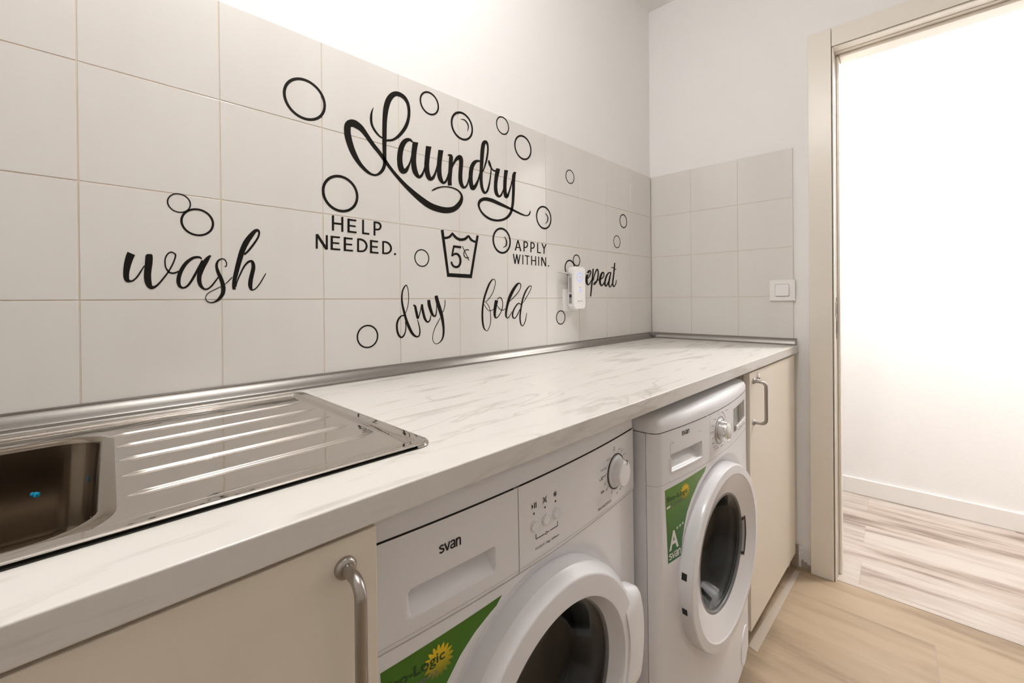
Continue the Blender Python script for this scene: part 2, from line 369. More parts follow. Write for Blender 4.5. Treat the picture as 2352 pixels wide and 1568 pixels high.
# ------------------------------------------------------------------ worktop
ZT, ZB, YW = 0.8905, 0.8605, -0.6065
def xend(y, off=0.0005): return -y*math.tan(PHI) - off
bm = NB()
prof = [(-0.50, ZT)]
for k in range(7):
    a = pi/2*k/6; prof.append((YW+0.002-0.002*sin(a), ZT-0.002+0.002*cos(a)))
prof += [(YW, ZB+0.002), (YW+0.002, ZB), (-0.50, ZB)]
A = [bm.verts.new((XL_+0.001, y, z)) for y, z in prof]; B = [bm.verts.new((xend(y), y, z + 0.004)) for y, z in prof]
for i in range(len(prof)-1): bm.faces.new((A[i], A[i+1], B[i+1], B[i]))
bm.faces.new(A); bm.faces.new(B[::-1])
def slab(x0, x1, y0, y1, endwall=False):
    def zt(x): return 0.004*max(0.0, (x-XL_)/(0.03-XL_))
    v = []
    for dz in (ZB, ZT):
        for x, y in ((x0, y0), (x1, y0), (x1, y1), (x0, y1)):
            if endwall and x == x1: x = xend(y)
            v.append(bm.verts.new((x, y, dz + zt(x))))
    for q in ((0, 3, 2, 1), (4, 5, 6, 7), (0, 1, 5, 4), (1, 2, 6, 5), (2, 3, 7, 6), (3, 0, 4, 7)): bm.faces.new([v[i] for i in q])
slab(XL_+0.001, 0.03, -0.10, -0.0005, True); slab(XL_+0.001, -2.46, -0.50, -0.10); slab(-1.70, 0.03, -0.50, -0.10, True)
bmesh.ops.remove_doubles(bm, verts=bm.verts, dist=1e-4)
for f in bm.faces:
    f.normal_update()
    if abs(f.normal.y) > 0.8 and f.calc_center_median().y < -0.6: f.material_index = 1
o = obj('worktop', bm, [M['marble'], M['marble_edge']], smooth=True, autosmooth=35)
tag(o, 'long white marbled worktop with grey veins over washing machines and cabinets', 'worktop')
def zt_at(x): return ZT + 0.004*(x-XL_)/(0.03-XL_)

# upstand profile strips: (distance from wall, height above worktop)
UP = [(0.0006, 0.0), (0.0235, 0.0), (0.0235, 0.0028), (0.0215, 0.0036), (0.0195, 0.0042), (0.0178, 0.0062), (0.0160, 0.0105), (0.0128, 0.0165), (0.0090, 0.0212), (0.0062, 0.0232), (0.0056, 0.0222), (0.0050, 0.0222), (0.0048, 0.0258), (0.0030, 0.0268), (0.0006, 0.0268)]
def upstand(bm, P0, P1, out, z0, z1):
    A = [bm.verts.new((P0[0]+out[0]*d, P0[1]+out[1]*d, z0+h)) for d, h in UP]; B = [bm.verts.new((P1[0]+out[0]*d, P1[1]+out[1]*d, z1+h)) for d, h in UP]
    n = len(UP)
    for i in range(n): bm.faces.new((A[i], A[(i+1) % n], B[(i+1) % n], B[i]))
    bm.faces.new(A[::-1]); bm.faces.new(B)
u = empty('upstand_trim', (-1.4, -0.012, ZT)); tag(u, 'long grey metallic upstand trim where worktop meets the lettered tile wall', 'trim')
u.location = (0, 0, 0)
bm = NB(); upstand(bm, (XL_+0.002, 0), (-0.026, 0), (0, -1), zt_at(XL_), zt_at(-0.026)); obj('strip', bm, M['alu'], u, smooth=True, autosmooth=30)
# corner piece
bm = NB(); zc = zt_at(-0.02)
cp = [(0.0, 0.0)] ; N = 10
top = [(-0.0405, -0.0006), (-0.0005, -0.0006), (wb(0.0405, -0.0006, 0).x, wb(0.0405, -0.0006, 0).y)]
lv = [(0.0, 0.30), (0.003, 0.45), (0.008, 0.72), (0.014, 0.90), (0.020, 1.0), (0.0272, 1.04)]
rings = []
for h, k in lv:
    rr = []
    for i in range(N+1):
        t_ = i/N; ax = -0.0395*k*(1-t_); bx = -0.0395*k*t_
        c_ = Vector((ax, bx, 0)); bulge = 0.010*sin(pi*t_)*(1.35-k)
        rr.append(bm.verts.new((ax - bulge - 0.0006, bx - bulge - 0.0006, zc+h)))
    rr.append(bm.verts.new((-0.0006, -0.0006, zc+h))); rings.append(rr)
for A, B in zip(rings, rings[1:]):
    for i in range(len(A)): bm.faces.new((A[i], A[(i+1) % len(A)], B[(i+1) % len(A)], B[i]))
bm.faces.new(rings[0][::-1]); bm.faces.new(rings[-1]); obj('corner_cap', bm, M['alu_dark'], u, smooth=True, autosmooth=35)
u2 = empty('upstand_trim', (0, 0, 0)); tag(u2, 'short grey upstand trim under the light switch wall at the worktop end', 'trim')
bm = NB(); p0, p1 = wb(0.026, 0, 0), wb(0.600, 0, 0); outv = wb(0, -1, 0) - wb(0, 0, 0)
upstand(bm, p0, p1, outv, zt_at(-0.02), zt_at(0.03)); obj('strip', bm, M['alu'], u2, smooth=True, autosmooth=30)
bm = NB(); prism(bm, [(-0.0002, 0.0)] + [(d+0.0008, h+0.0008 if h > 0 else 0.0) for d, h in UP[1:-1]] + [(-0.0002, 0.0278)], lambda p: wb(0.5985, -p[0]-0.0004, zt_at(0.03)+p[1]), lambda p: wb(0.6035, -p[0]-0.0004, zt_at(0.03)+p[1])); obj('end_cap', bm, M['alu_dark'], u2)

# ------------------------------------------------------------------ sink
sink = empty('steel_sink', (-2.05, -0.29, ZT+0.0016), (0, -0.00134, 0)); tag(sink, 'stainless steel inset sink with bowl and ridged drainer beside the tiled wall', 'sink')
SX0, SX1, SY0, SY1 = -2.50, -1.6465, -0.5275, -0.0560
def sink_right(y): return -1.6335 - 0.022*(y-SY0)/(SY1-SY0)
BX1, BX0, BY0, BY1, BR = -1.9565, -2.36, -0.497, -0.142, 0.045
def rr_sdf(x, y, x0, x1, y0, y1, r):
    qx = max(x0+r-x, x-x1+r); qy = max(y0+r-y, y-y1+r)
    return sqrt(max(qx, 0)**2 + max(qy, 0)**2) + min(max(qx, qy), 0) - r
RID = [(-1.952, -1.685, -0.1655, -0.1515), (-1.947, -1.682, -0.233, -0.2190), (-1.945, -1.680, -0.301, -0.2900), (-1.943, -1.678, -0.367, -0.3590), (-1.940, -1.670, -0.435, -0.4240)]
def sink_z(x, y, xr):
    d = -rr_sdf(x, y, SX0, xr, SY0, SY1, 0.022)
    z = 0.0025 + 0.0030*sqrt(max(0.0, 1-(1-min(d, 0.006)/0.006)**2))
    z -= 0.0048*sstep(0.019, 0.027, d)
    return z
bm = NB()
tx = [0.0, 0.0006, 0.0015, 0.003, 0.0045, 0.006] ; 
us = [i/260 for i in range(261)]
ys = sorted(set([SY0 + t_ for t_ in tx] + [SY1 - t_ for t_ in tx] + lin(SY0+0.008, SY1-0.008, 268)))
V = []
for y in ys:
    row = []
    for k in us:
        xr = sink_right(y); e = 1-k
        # finer towards the right edge
        x = SX0 + (xr-SX0)*(1-(1-k)**1.25)
        d = rr_sdf(x, y, SX0, xr, SY0, SY1, 0.022)
        px, py = x, y
        if d > 0:      # pull back on to the rounded corner
            cx, cy = xr-0.022, (SY0+0.022 if y < -0.3 else SY1-0.022)
            L = sqrt((x-cx)**2+(y-cy)**2); px, py = cx+(x-cx)*0.022/L, cy+(y-cy)*0.022/L
        row.append(bm.verts.new((px+2.05, py+0.29, sink_z(px, py, xr))))
    V.append(row)
for j in range(len(ys)-1):
    for i in range(len(us)-1):
        c_ = (V[j][i].co + V[j+1][i+1].co)/2
        if rr_sdf(c_.x-2.05, c_.y-0.29, BX0, BX1, BY0, BY1, BR) > 0.003: bm.faces.new((V[j][i], V[j][i+1], V[j+1][i+1], V[j+1][i]))
bmesh.ops.delete(bm, geom=[v for v in bm.verts if not v.link_faces], context='VERTS')
bmesh.ops.remove_doubles(bm, verts=bm.verts, dist=2e-5)
be = [e for e in bm.edges if len(e.link_faces) == 1 and max(v.co.z for v in e.verts) < 0.0040 and rr_sdf(e.verts[0].co.x-2.05, e.verts[0].co.y-0.29, BX0, BX1, BY0, BY1, BR) > 0.03]
r = bmesh.ops.extrude_edge_only(bm, edges=be)
for v in [g for g in r['geom'] if isinstance(g, bmesh.types.BMVert)]: v.co.z = 0.0006
for xa, xb, ya, yb in RID:
    NX, NY = 90, 14
    V = []
    for i in range(NX+1):
        x = xa + (xb-xa)*i/NX; yc = ya + (yb-ya)*i/NX; e = min(x-xa, xb-x); wd = 0.0007 + 0.0036*sstep(-0.002, 0.026, e); hh = 0.0031*sstep(-0.001, 0.020, e)
        V.append([bm.verts.new((x+2.05, yc+0.29+wd*q, 0.00068 + hh*((cos(pi*q)+1)/2))) for q in [-1+2*j/NY for j in range(NY+1)]])
    for i in range(NX):
        for j in range(NY): bm.faces.new((V[i][j], V[i+1][j], V[i+1][j+1], V[i][j+1]))
obj('drainer_top', bm, M['steel'], sink, smooth=True)
bm = NB()      # bowl: rolled lip, near-vertical walls, rounded floor
levels = [(-0.0125, 0.0008), (-0.0095, 0.0018), (-0.006, 0.0027), (-0.002, 0.0026), (0.0015, 0.0008), (0.003, -0.004), (0.006, -0.05), (0.010, -0.115), (0.016, -0.135), (0.030, -0.150), (0.055, -0.156)]
rings = []
for ins, z in levels:
    w_, h_ = BX1-BX0-2*ins, BY1-BY0-2*ins; rad = max(0.012, BR-ins*0.5) if ins < 0.02 else max(0.02, BR-0.01)
    rings.append([bm.verts.new((p[0]+(BX0+BX1)/2+2.05, p[1]+(BY0+BY1)/2+0.29, z)) for p in rrect(w_, h_, rad, 10)])
for A, B in zip(rings, rings[1:]):
    for i in range(len(A)): bm.faces.new((A[i], A[(i+1) % len(A)], B[(i+1) % len(A)], B[i]))
bm.faces.new(rings[-1]); bowl = obj('bowl', bm, M['bowl'], sink, smooth=True, autosmooth=50)
bm = NB(); lathe(bm, [(0.0, 0.0), (0.030, 0.0), (0.036, 0.0015), (0.040, 0.0)], lambda x, y, h: Vector((x-2.16+2.05, y-0.32+0.29, h-0.1555)), 32); obj('drain_ring', bm, M['chrome'], bowl, smooth=True)
bm = NB(); box(bm, (0.0860, -0.112, -0.046), (0.0900, -0.094, -0.028), 0.0015); o = obj('overflow_plate', bm, M['chrome'], bowl)
bm = NB()      # seal ring under the rim
ro = rrect(SX1-SX0, SY1-SY0-0.001, 0.022); ri = rrect(SX1-SX0-0.03, SY1-SY0-0.03, 0.012)
def sk(p, z): 
    y = p[1]+(SY0+SY1)/2; return Vector((p[0]+(SX0+SX1)/2+2.05 + (sink_right(y)-SX1 if p[0] > 0.2 else 0) - 0.001, y+0.29-0.0004, z))
for z0, z1 in ((0.0003, 0.0008),):
    a = [bm.verts.new(sk(p, z0)) for p in ro]; b = [bm.verts.new(sk(p, z1)) for p in ro]; c = [bm.verts.new(sk(p, z1)) for p in ri]; d = [bm.verts.new(sk(p, z0)) for p in ri]; n = len(ro)
    for P, Q in ((a, b), (b, c), (c, d), (d, a)):
        for i in range(n): bm.faces.new((P[i], P[(i+1) % n], Q[(i+1) % n], Q[i]))
obj('rim_seal', bm, M['seal'], sink)
bm = NB(); bmesh.ops.create_icosphere(bm, subdivisions=1, radius=0.0042, matrix=Matrix.Translation((-2.0205, -0.1495, 0.828)))
bmesh.ops.create_icosphere(bm, subdivisions=1, radius=0.0028, matrix=Matrix.Translation((-2.0240, -0.1500, 0.830)))
tag(obj('blue_scrap', bm, M['blue']), 'tiny bright blue scrap stuck inside the dark sink bowl', 'scrap')

# ------------------------------------------------------------------ cabinets
def bar_handle(parent, x, z0, z1, y, r, reach, rf):
    bm = NB(); c = 0.014
    P = [(x, y, z1), (x, y-reach+c, z1)] + [(x, y-reach+c-c*sin(a), z1-c+c*cos(a)) for a in lin(0.2, pi/2-0.1, 5)] + [(x, y-reach, z1-c)]
    P += [(x, y-reach, z0+c)] + [(x, y-reach+c-c*cos(a), z0+c-c*sin(a)) for a in lin(0.1, pi/2-0.2, 5)] + [(x, y-reach+c, z0), (x, y, z0)]
    tube(bm, P, r, 18); h = obj('handle', bm, M['brushed'], parent, smooth=True, autosmooth=60)
    for zz in (z0, z1):
        bm = NB(); lathe(bm, [(0.0, 0.0), (rf, 0.0), (rf, 0.003), (rf*0.8, 0.0055), (r*1.02, 0.006), (0.0, 0.006)], lambda a, b, hh: Vector((x+a, y-hh, zz+b)), 24); obj('flange', bm, M['brushed'], h, smooth=True, autosmooth=40)
    h['label'] = 'steel bar handle'; return h
def cabinet(x0, x1, ztop, zbot, handle_x, hz, label, r, rf, filler=0.0, base_z=0.0):
    c = empty('base_cabinet', ((x0+x1)/2, -0.30, base_z)); ox = (x0+x1)/2
    L = lambda a, b, cc: (a-ox, b+0.30, cc-base_z)
    bm = NB()
    box(bm, L(x0+0.001, -0.580, 0.085), L(x0+0.017, -0.02, 0.857)); box(bm, L(x1-0.019, -0.580, 0.085), L(x1-0.0035, -0.02, 0.857))
    box(bm, L(x0+0.017, -0.58, 0.085), L(x1-0.017, -0.02, 0.101)); box(bm, L(x0+0.017, -0.028, 0.101), L(x1-0.017, -0.02, 0.857)); box(bm, L(x0+0.017, -0.58, 0.841), L(x1-0.017, -0.52, 0.857))
    obj('carcass', bm, M['carcass'], c)
    bm = NB(); box(bm, L(x0+0.001, -0.548, 0.0), L(x1-0.001, -0.532, 0.085)); obj('plinth', bm, M['plinth'], c)
    bm = NB(); vs = box(bm, L(x0, -0.6, zbot), L(x1, -0.582, ztop), 0.0012, 2)
    d = obj('door', bm, M['cream'], c)
    h = bar_handle(d, handle_x-ox, hz[0]-base_z, hz[1]-base_z, -0.6+0.30, r, 0.035, rf)
    if filler:
        bm = NB(); box(bm, L(x1+0.0015, -0.576, 0.0), L(x1+filler, -0.56, 0.857)); f = obj('filler_strip', bm, M['carcass'], c)
    return tag(c, label, 'cabinet'), d
cabinet(-2.352, -1.7528, 0.8560, 0.070, -1.7858, (0.700, 0.8285), 'cream base cabinet under the sink with vertical bar handle', 0.0056, 0.0105)
cabinet(-2.945, -2.354, 0.8560, 0.070, -2.39, (0.700, 0.8285), 'cream base cabinet at the far left, left of the sink cabinet', 0.0056, 0.0105)
cr_, dr_ = cabinet(-0.5545, 0.0035, 0.8570, 0.070, -0.5195, (0.7015, 0.8290), 'cream base cabinet beside the door frame, right of the far washing machine', 0.0050, 0.0090, 0.027)
bm = NB(); ox = (-0.5545+0.0035)/2
prism(bm, [(0.0055*cos(a), 0.0135*sin(a)+0.0035*sin(a)*0) for a in lin(0, 2*pi*23/24, 23)], lambda p: Vector((-0.4765-ox+p[0], -0.30-0.0002, 0.8355+p[1])), lambda p: Vector((-0.4765-ox+p[0]*0.8, -0.30-0.006, 0.8355+p[1]*0.85)))
lk = obj('lock_plate', bm, M['chrome'], dr_, smooth=True, autosmooth=40); lk['label'] = 'small oval chrome lock plate'
bm = NB(); box(bm, (-0.4765-ox-0.0010, -0.3072, 0.831), (-0.4765-ox+0.0010, -0.3058, 0.835)); obj('keyhole', bm, M['dark'], lk)

# clear tape on the floor along the cabinet
bm = NB(); prism(bm, [(-0.532, -0.6097), (-0.524, -0.5828), (0.0029, -0.5962), (0.0064, -0.614), (-0.20, -0.6125)], lambda p: Vector((p[0], p[1], 0.0)), lambda p: Vector((p[0], p[1], 0.0008)))
tag(obj('tape_strip', bm, M['tape']), 'pale tape strip stuck on the floor in front of the right cream cabinet', 'tape')

# ------------------------------------------------------------------ text
_fc = {}
def text_polys(s, bold=0.0):
    key = (s, bold)
    if key in _fc: return _fc[key]
    cu = bpy.data.curves.new('txt', 'FONT'); cu.body = s; cu.size = 1.0; cu.offset = bold; cu.resolution_u = 4
    ob = bpy.data.objects.new('txt', cu); COL.objects.link(ob)
    dg = bpy.context.evaluated_depsgraph_get(); me = bpy.data.meshes.new_from_object(ob.evaluated_get(dg))
    vs = [(v.co.x, v.co.y) for v in me.vertices]; fs = [tuple(p.vertices) for p in me.polygons]
    bpy.data.objects.remove(ob); bpy.data.curves.remove(cu); bpy.data.meshes.remove(me)
    _fc[key] = (vs, fs); return _fc[key]
def text_on(bm, s, fit, surf, bold=0.0, shear=0.0, thick=0.0003):
    """fit = (u0, z0, u1, z1): box the text is fitted into; surf(u, z, lift) -> point"""
    vs, fs = text_polys(s, bold)
    if not vs: return
    x0, x1 = min(v[0] for v in vs), max(v[0] for v in vs); y0, y1 = min(v[1] for v in vs), max(v[1] for v in vs)
    u0, z0, u1, z1 = fit
    V = []
    for x, y in vs:
        a = (x-x0)/(x1-x0); b = (y-y0)/(y1-y0); V.append(bm.verts.new(surf(u0+(u1-u0)*a + shear*(b-0.5), z0+(z1-z0)*b, thick)))
    for f in fs:
        try: bm.faces.new([V[i] for i in f])
        except ValueError: pass
def text_rot(bm, s, h, cu, cz, ang, surf, bold=0.0, anchor=0.5, thick=0.0003):
    vs, fs = text_polys(s, bold); x0, x1 = min(v[0] for v in vs), max(v[0] for v in vs)
    V = []
    for x, y in vs:
        a, b = (x-x0-(x1-x0)*anchor)*h, (y-0.35)*h; V.append(bm.verts.new(surf(cu+a*cos(ang)-b*sin(ang), cz+a*sin(ang)+b*cos(ang), thick)))
    for f in fs:
        try: bm.faces.new([V[i] for i in f])
        except ValueError: pass
def stroke(bm, P, wd, surf, thick=0.0003):
    """flat band along 2D polyline P"""
    n = len(P); L = []; R = []
    for i in range(n):
        a = P[max(i-1, 0)]; b = P[min(i+1, n-1)]; dx, dy = b[0]-a[0], b[1]-a[1]; l = sqrt(dx*dx+dy*dy) or 1
        ww = wd[i] if isinstance(wd, (list, tuple)) else wd
        nx, ny = -dy/l*ww/2, dx/l*ww/2
        L.append(bm.verts.new(surf(P[i][0]+nx, P[i][1]+ny, thick))); R.append(bm.verts.new(surf(P[i][0]-nx, P[i][1]-ny, thick)))
    for i in range(n-1): bm.faces.new((L[i], L[i+1], R[i+1], R[i]))
def disc(bm, u, z, r, surf, n=20, thick=0.0003, rz=None):
    rz = rz or r
    bm.faces.new([bm.verts.new(surf(u+r*cos(2*pi*k/n), z+rz*sin(2*pi*k/n), thick)) for k in range(n)])
def circ(u, z, r, a0=0.0, a1=2*pi, n=40): return [(u+r*cos(a0+(a1-a0)*k/n), z+r*sin(a0+(a1-a0)*k/n)) for k in range(n+1)]

# ------------------------------------------------------------------ washing machines
class Machine:
    def __init__(s, XL, XR, Y0, b, r, tilt):
        s.c = (XL+XR)/2; s.h = (XR-XL)/2; s.Y0 = Y0; s.b = b; s.r = r; s.by = -0.30; s.tilt = tilt
    def y(s, u):
        u = min(abs(u), s.h); y = s.Y0 - s.b*(1-(u/s.h)**2); e = u-(s.h-s.r)
        if e > 0: y += s.r - sqrt(max(s.r*s.r-e*e, 0.0))
        return y - s.by
    def surf(s, u, z, lift=0.0): return Vector((u, s.y(u)-lift, z))
    def outline(s, inset=0.0, back=-0.03):
        """plan outline, back-left -> front -> back-right"""
        P = [(-s.h+inset, back-s.by)]
        n = 60
        for k in range(n+1):
            u = -s.h + 2*s.h*k/n
            if k < 6 or k > n-6:
                kk = k if k < 6 else n-k; e = s.h - s.r*(1-cos(pi/2*kk/6)); u = -e if k < 6 else e
            elif True:
                u = -(s.h-s.r) + 2*(s.h-s.r)*(k-6)/(n-12)
            P.append((u*(s.h-inset)/s.h, s.y(u)+inset))
        P.append((s.h-inset, back-s.by)); return P
def machine(mc, label, ztop, zseam, zpan, dz, yrec, rrec, ring_prof, tilt_door, inner, glass_prof, div_u, cover_lv):
    root = empty('washing_machine', (mc.c + mc.tilt*0.6, mc.by, 0.0), (0, -mc.tilt, 0)); tag(root, label, 'washing machine')
    h = mc.h
    # body sides, back and base
    bm = NB(); yb = -0.03-mc.by; ys_ = mc.y(h)+0.001
    for sx in (-1, 1): box(bm, (min(sx*h, sx*(h-0.002)), ys_, 0.035), (max(sx*h, sx*(h-0.002)), yb, zseam-0.001))
    box(bm, (-h+0.002, yb-0.002, 0.035), (h-0.002, yb, zseam-0.001)); box(bm, (-h+0.002, ys_+0.03, 0.035), (h-0.002, yb, 0.040))
    obj('cabinet_shell', bm, M['enamel'], root)
    for sx in (-1, 1):
        for yy in (ys_+0.06, yb-0.05):
            x = sx*(h-0.05); low = -x*math.tan(mc.tilt)
            bm = NB(); lathe(bm, [(0.0, low), (0.020, low), (0.020, low+0.012), (0.009, low+0.013), (0.009, 0.036), (0.0, 0.036)], lambda a, b, hh: Vector((x+a, yy+b, hh)), 16); obj('foot', bm, M['dark'], root)
    # front panel with the dish around the door and the porthole
    def front(u, z):
        y = mc.y(u); r_ = sqrt(u*u+(z-dz)**2); k = 1-sstep(rrec-0.012, rrec+0.004, r_)
        return Vector((u, y + (max(yrec-mc.by, y)-y)*k, z))
    us_ = sorted(set(lin(-h, -h+mc.r, 6) + lin(-h+mc.r, h-mc.r, 150) + lin(h-mc.r, h, 6)))
    bm = NB(); grid(bm, us_, lin(0.035, zpan-0.0004, 168), front, keep=lambda u, z: u*u+(z-dz)**2 > 0.172**2)
    fp = obj('front_panel', bm, M['white'], root, smooth=True)
    # fascia: drawer front and control panel, dark gap behind
    def fascia(name, u0, u1, fn, nu, nz, mat, z0=zpan+0.0002, z1=zseam-0.0006):
        bm = NB(); V = grid(bm, u0 if isinstance(u0, list) else lin(u0, u1, nu), lin(z0, z1, nz), fn)
        return obj(name, bm, mat, root, smooth=True)
    ug = [u for u in us_ if abs(u) <= h-0.012]
    bm = NB(); grid(bm, ug, [zseam-0.004, zseam+0.004], lambda u, z: mc.surf(u, z, -0.0025)); obj('cover_gap', bm, M['gap'], root)
    bm = NB(); grid(bm, ug, [zpan-0.003, zpan+0.004], lambda u, z: mc.surf(u, z, -0.0025)); grid(bm, [div_u-0.004, div_u, div_u+0.008], [zpan, zseam], lambda u, z: mc.surf(u, z, -0.0022)); obj('fascia_gap', bm, M['joint'], root)
    # top cover
    bm = NB(); rings = []
    for ins, z in cover_lv: rings.append([bm.verts.new((p[0], p[1], z)) for p in mc.outline(ins)])
    for A, B in zip(rings, rings[1:]):
        for i in range(len(A)): bm.faces.new((A[i], A[(i+1) % len(A)], B[(i+1) % len(A)], B[i]))
    bm.faces.new(rings[-1]); bm.faces.new(rings[0][::-1]); obj('top_cover', bm, M['white_matt'], root, smooth=True, autosmooth=50)
    # drum and gasket
    xf = lambda a, b, hh: Vector((a, yrec-mc.by-hh, dz+b))
    bm = NB(); lathe(bm, [(0.186, -0.002), (0.176, 0.001), (0.152, 0.0), (0.146, -0.02), (0.150, -0.05), (0.165, -0.07), (0.175, -0.07)], xf, 64); obj('door_gasket', bm, M['rubber'], root, smooth=True)
    bm = NB(); lathe(bm, [(0.172, -0.07), (0.232, -0.075), (0.235, -0.10), (0.235, -0.36), (0.22, -0.38), (0.0, -0.385)], xf, 72)
    for k in range(3):
        a = 2*pi*k/3+0.5; P = [Vector(xf(0.225*cos(a+q), 0.225*sin(a+q), -0.09-0.25*t_)) for q, t_ in ((0, 0), (0.03, 0.5), (0, 1))]; tube(bm, P, [0.012, 0.02, 0.012], 10)
    obj('drum', bm, M['drum'], root, smooth=True, autosmooth=50)
    # door: hinged at the left, slightly ajar
    y0 = yrec-mc.by; ca, sa = cos(tilt_door), sin(tilt_door)
    def dxf(a, b, hh):          # ring coordinates -> machine frame, turned about the hinge on the left
        dx, yr = a+0.19, 0.012-hh
        return Vector((-0.19 + dx*ca + yr*sa, y0-0.012 - dx*sa + yr*ca, dz+b))
    bm = NB(); lathe(bm, ring_prof, dxf, 128); door = obj('door', bm, M['white_gloss'], root, smooth=True, autosmooth=24)
    bm = NB(); lathe(bm, glass_prof, dxf, 96); gl = obj('door_glass', bm, M['glass'], door, smooth=True); gl['label'] = 'dark glass porthole bowl'
    bm = NB(); r0, h0 = glass_prof[0]; lathe(bm, [(r0+0.006, h0+0.004), (r0-0.001, h0+0.005), (r0-0.004, h0-0.004), (r0+0.004, h0-0.006)], dxf, 96); obj('glass_seal', bm, M['rubber'], door, smooth=True)
    return root, door, dxf, fascia, fp

def svan(bm, fit, surf, lift=0.0004):
    """the four rounded letters s v a n"""
    u0, z0, u1, z1 = fit; W_, H_ = u1-u0, z1-z0; t_ = H_*0.21
    g = lambda P: [(u0+x*W_, z0+y*H_) for x, y in P]
    sm = lambda P, n=5: [(p.x, p.y) for p in smooth_path([(x, y, 0) for x, y in P], n)]
    stroke(bm, sm(g([(0.205, 0.80), (0.13, 0.90), (0.05, 0.82), (0.05, 0.64), (0.13, 0.53), (0.20, 0.40), (0.20, 0.22), (0.12, 0.10), (0.02, 0.20)])), t_, surf, lift)
    stroke(bm, g([(0.255, 0.98), (0.365, 0.06)]), t_, surf, lift); stroke(bm, g([(0.475, 0.98), (0.365, 0.06)]), t_, surf, lift*1.05)
    stroke(bm, sm(g([(0.53, 0.78), (0.60, 0.91), (0.69, 0.84), (0.705, 0.60), (0.705, 0.02)])), t_, surf, lift)
    stroke(bm, sm(g([(0.70, 0.52), (0.58, 0.47), (0.525, 0.28), (0.58, 0.10), (0.66, 0.14), (0.70, 0.30)])), t_*0.95, surf, lift*1.05)
    stroke(bm, g([(0.795, 0.98), (0.795, 0.0)]), t_, surf, lift)
    stroke(bm, sm(g([(0.795, 0.62), (0.84, 0.86), (0.90, 0.90), (0.955, 0.80), (0.965, 0.55), (0.965, 0.0)])), t_, surf, lift*1.05)
def eco_sticker(root, mc, left, right, mat, eco, sun_c, sun_r, extra):
    """left/right: lists of (z, u) edge points, bottom to top"""
    def ip(L, z):
        for (a, ua), (b, ub) in zip(L, L[1:]):
            if z <= b: return ua + (ub-ua)*(z-a)/(b-a)
        return L[-1][1]
    z0, z1 = left[0][0], left[-1][0]
    bm = NB(); zs = lin(z0, z1, 40); V = []
    for z in zs:
        a, b = ip(left, z), ip(right, z); V.append([bm.verts.new(mc.surf(a+(b-a)*k/14, z + (0.006*(a+(b-a)*k/14-a)/(0.18) if z == z1 else 0), 0.0003)) for k in range(15)])
    for j in range(40):
        for i in range(14): bm.faces.new((V[j][i], V[j][i+1], V[j+1][i+1], V[j+1][i]))
    st = obj('eco_sticker', bm, mat, root, smooth=True); st['label'] = 'green printed energy sticker'
    s = mc.surf
    bm = NB(); P = []
    for k in range(17):
        a = 2*pi*k/17 + 0.1
        for rr, da in ((0.66, -0.185), (0.86, -0.10), (1.0, 0.0), (0.86, 0.10)): P.append((sun_r*rr*cos(a+da), sun_r*1.02*rr*sin(a+da)))
    # fan from the centre; object origin at the sun so that its print can fade downwards
    cv = bm.verts.new((0, 0, 0)); cen = s(sun_c[0], sun_c[1], 0.0006)
    vv = [bm.verts.new(s(sun_c[0]+p[0], sun_c[1]+p[1], 0.0006)-cen) for p in P]
    for i in range(len(vv)): bm.faces.new((cv, vv[i], vv[(i+1) % len(vv)]))
    so = obj('sunflower_print', bm, M['sun'], st); so.location = cen
    bm = NB(); text_on(bm, 'Eco-Logic', eco, s, 0.012, 0.0, 0.0009); obj('eco_lettering', bm, M['dkgreen'], st)
    bm = NB(); a = eco; text_on(bm, 'System', (a[0]+0.012, a[1]-0.0125, a[0]+0.068, a[1]-0.002), s, 0.0, 0.0, 0.0006); obj('small_lettering', bm, M['ink_grey'], st)
    bm = NB(); extra(bm, s); o = obj('rating_lettering', bm, M['print_white'], st); o['label'] = 'white A+++ and svan print'
    return st

# --- near machine
m1 = Machine(-1.7505, -1.1525, -0.552, 0.018, 0.012, 0.012)
ringA = [(0.152, -0.004), (0.2100, -0.004), (0.2105, 0.014), (0.2100, 0.0265), (0.2085, 0.0295), (0.1980, 0.0420), (0.1962, 0.0432), (0.194, 0.0436), (0.1650, 0.0446), (0.1632, 0.0442), (0.1622, 0.0430), (0.1500, 0.0210), (0.1475, 0.0160), (0.1472, 0.008), (0.152, 0.004)]
glassA = [(0.1475, 0.0140), (0.1400, 0.0125), (0.128, -0.004), (0.114, -0.038), (0.100, -0.050), (0.0, -0.054)]
root1, door1, dxf1, fascia1, fp1 = machine(m1, 'near white washing machine between the sink cabinet and the other machine', 0.85, 0.8125, 0.683, 0.452, -0.560, 0.2265, ringA, radians(0.5), 0.147, glassA, -0.0675,
    [(0.0, 0.8135), (0.0, 0.834), (0.004, 0.843), (0.014, 0.848), (0.03, 0.849)])
S1 = m1.surf
def drawer1(u, z):
    x0, x1, z0, z1 = -0.241, -0.1115, 0.7095, 0.7430
    d = -rr_sdf(u, z, x0, x1, z0, z1, 0.004); k = sstep(-0.0005, 0.003, d)
    dep = 0.004 + 0.026*sstep(z0, z1, z)
    return S1(u, z, 0.002*sstep(0.683, 0.688, z) - dep*k)
o = fascia1('detergent_drawer', lin(-0.2985, -0.241, 14) + lin(-0.240, -0.108, 90) + lin(-0.105, -0.0666, 10), 0, drawer1, 0, 76, M['white'])
def panel1(u, z): return S1(u, z, 0.002*sstep(0.683, 0.688, z))
cp1 = fascia1('control_panel', -0.0656, 0.2985, panel1, 90, 30, M['white'])
bm = NB()
for zz in (0.6905,):
    P = [(u, zz) for u in lin(-0.297, 0.297, 80)]; stroke(bm, P, 0.0008, S1, 0.0024)
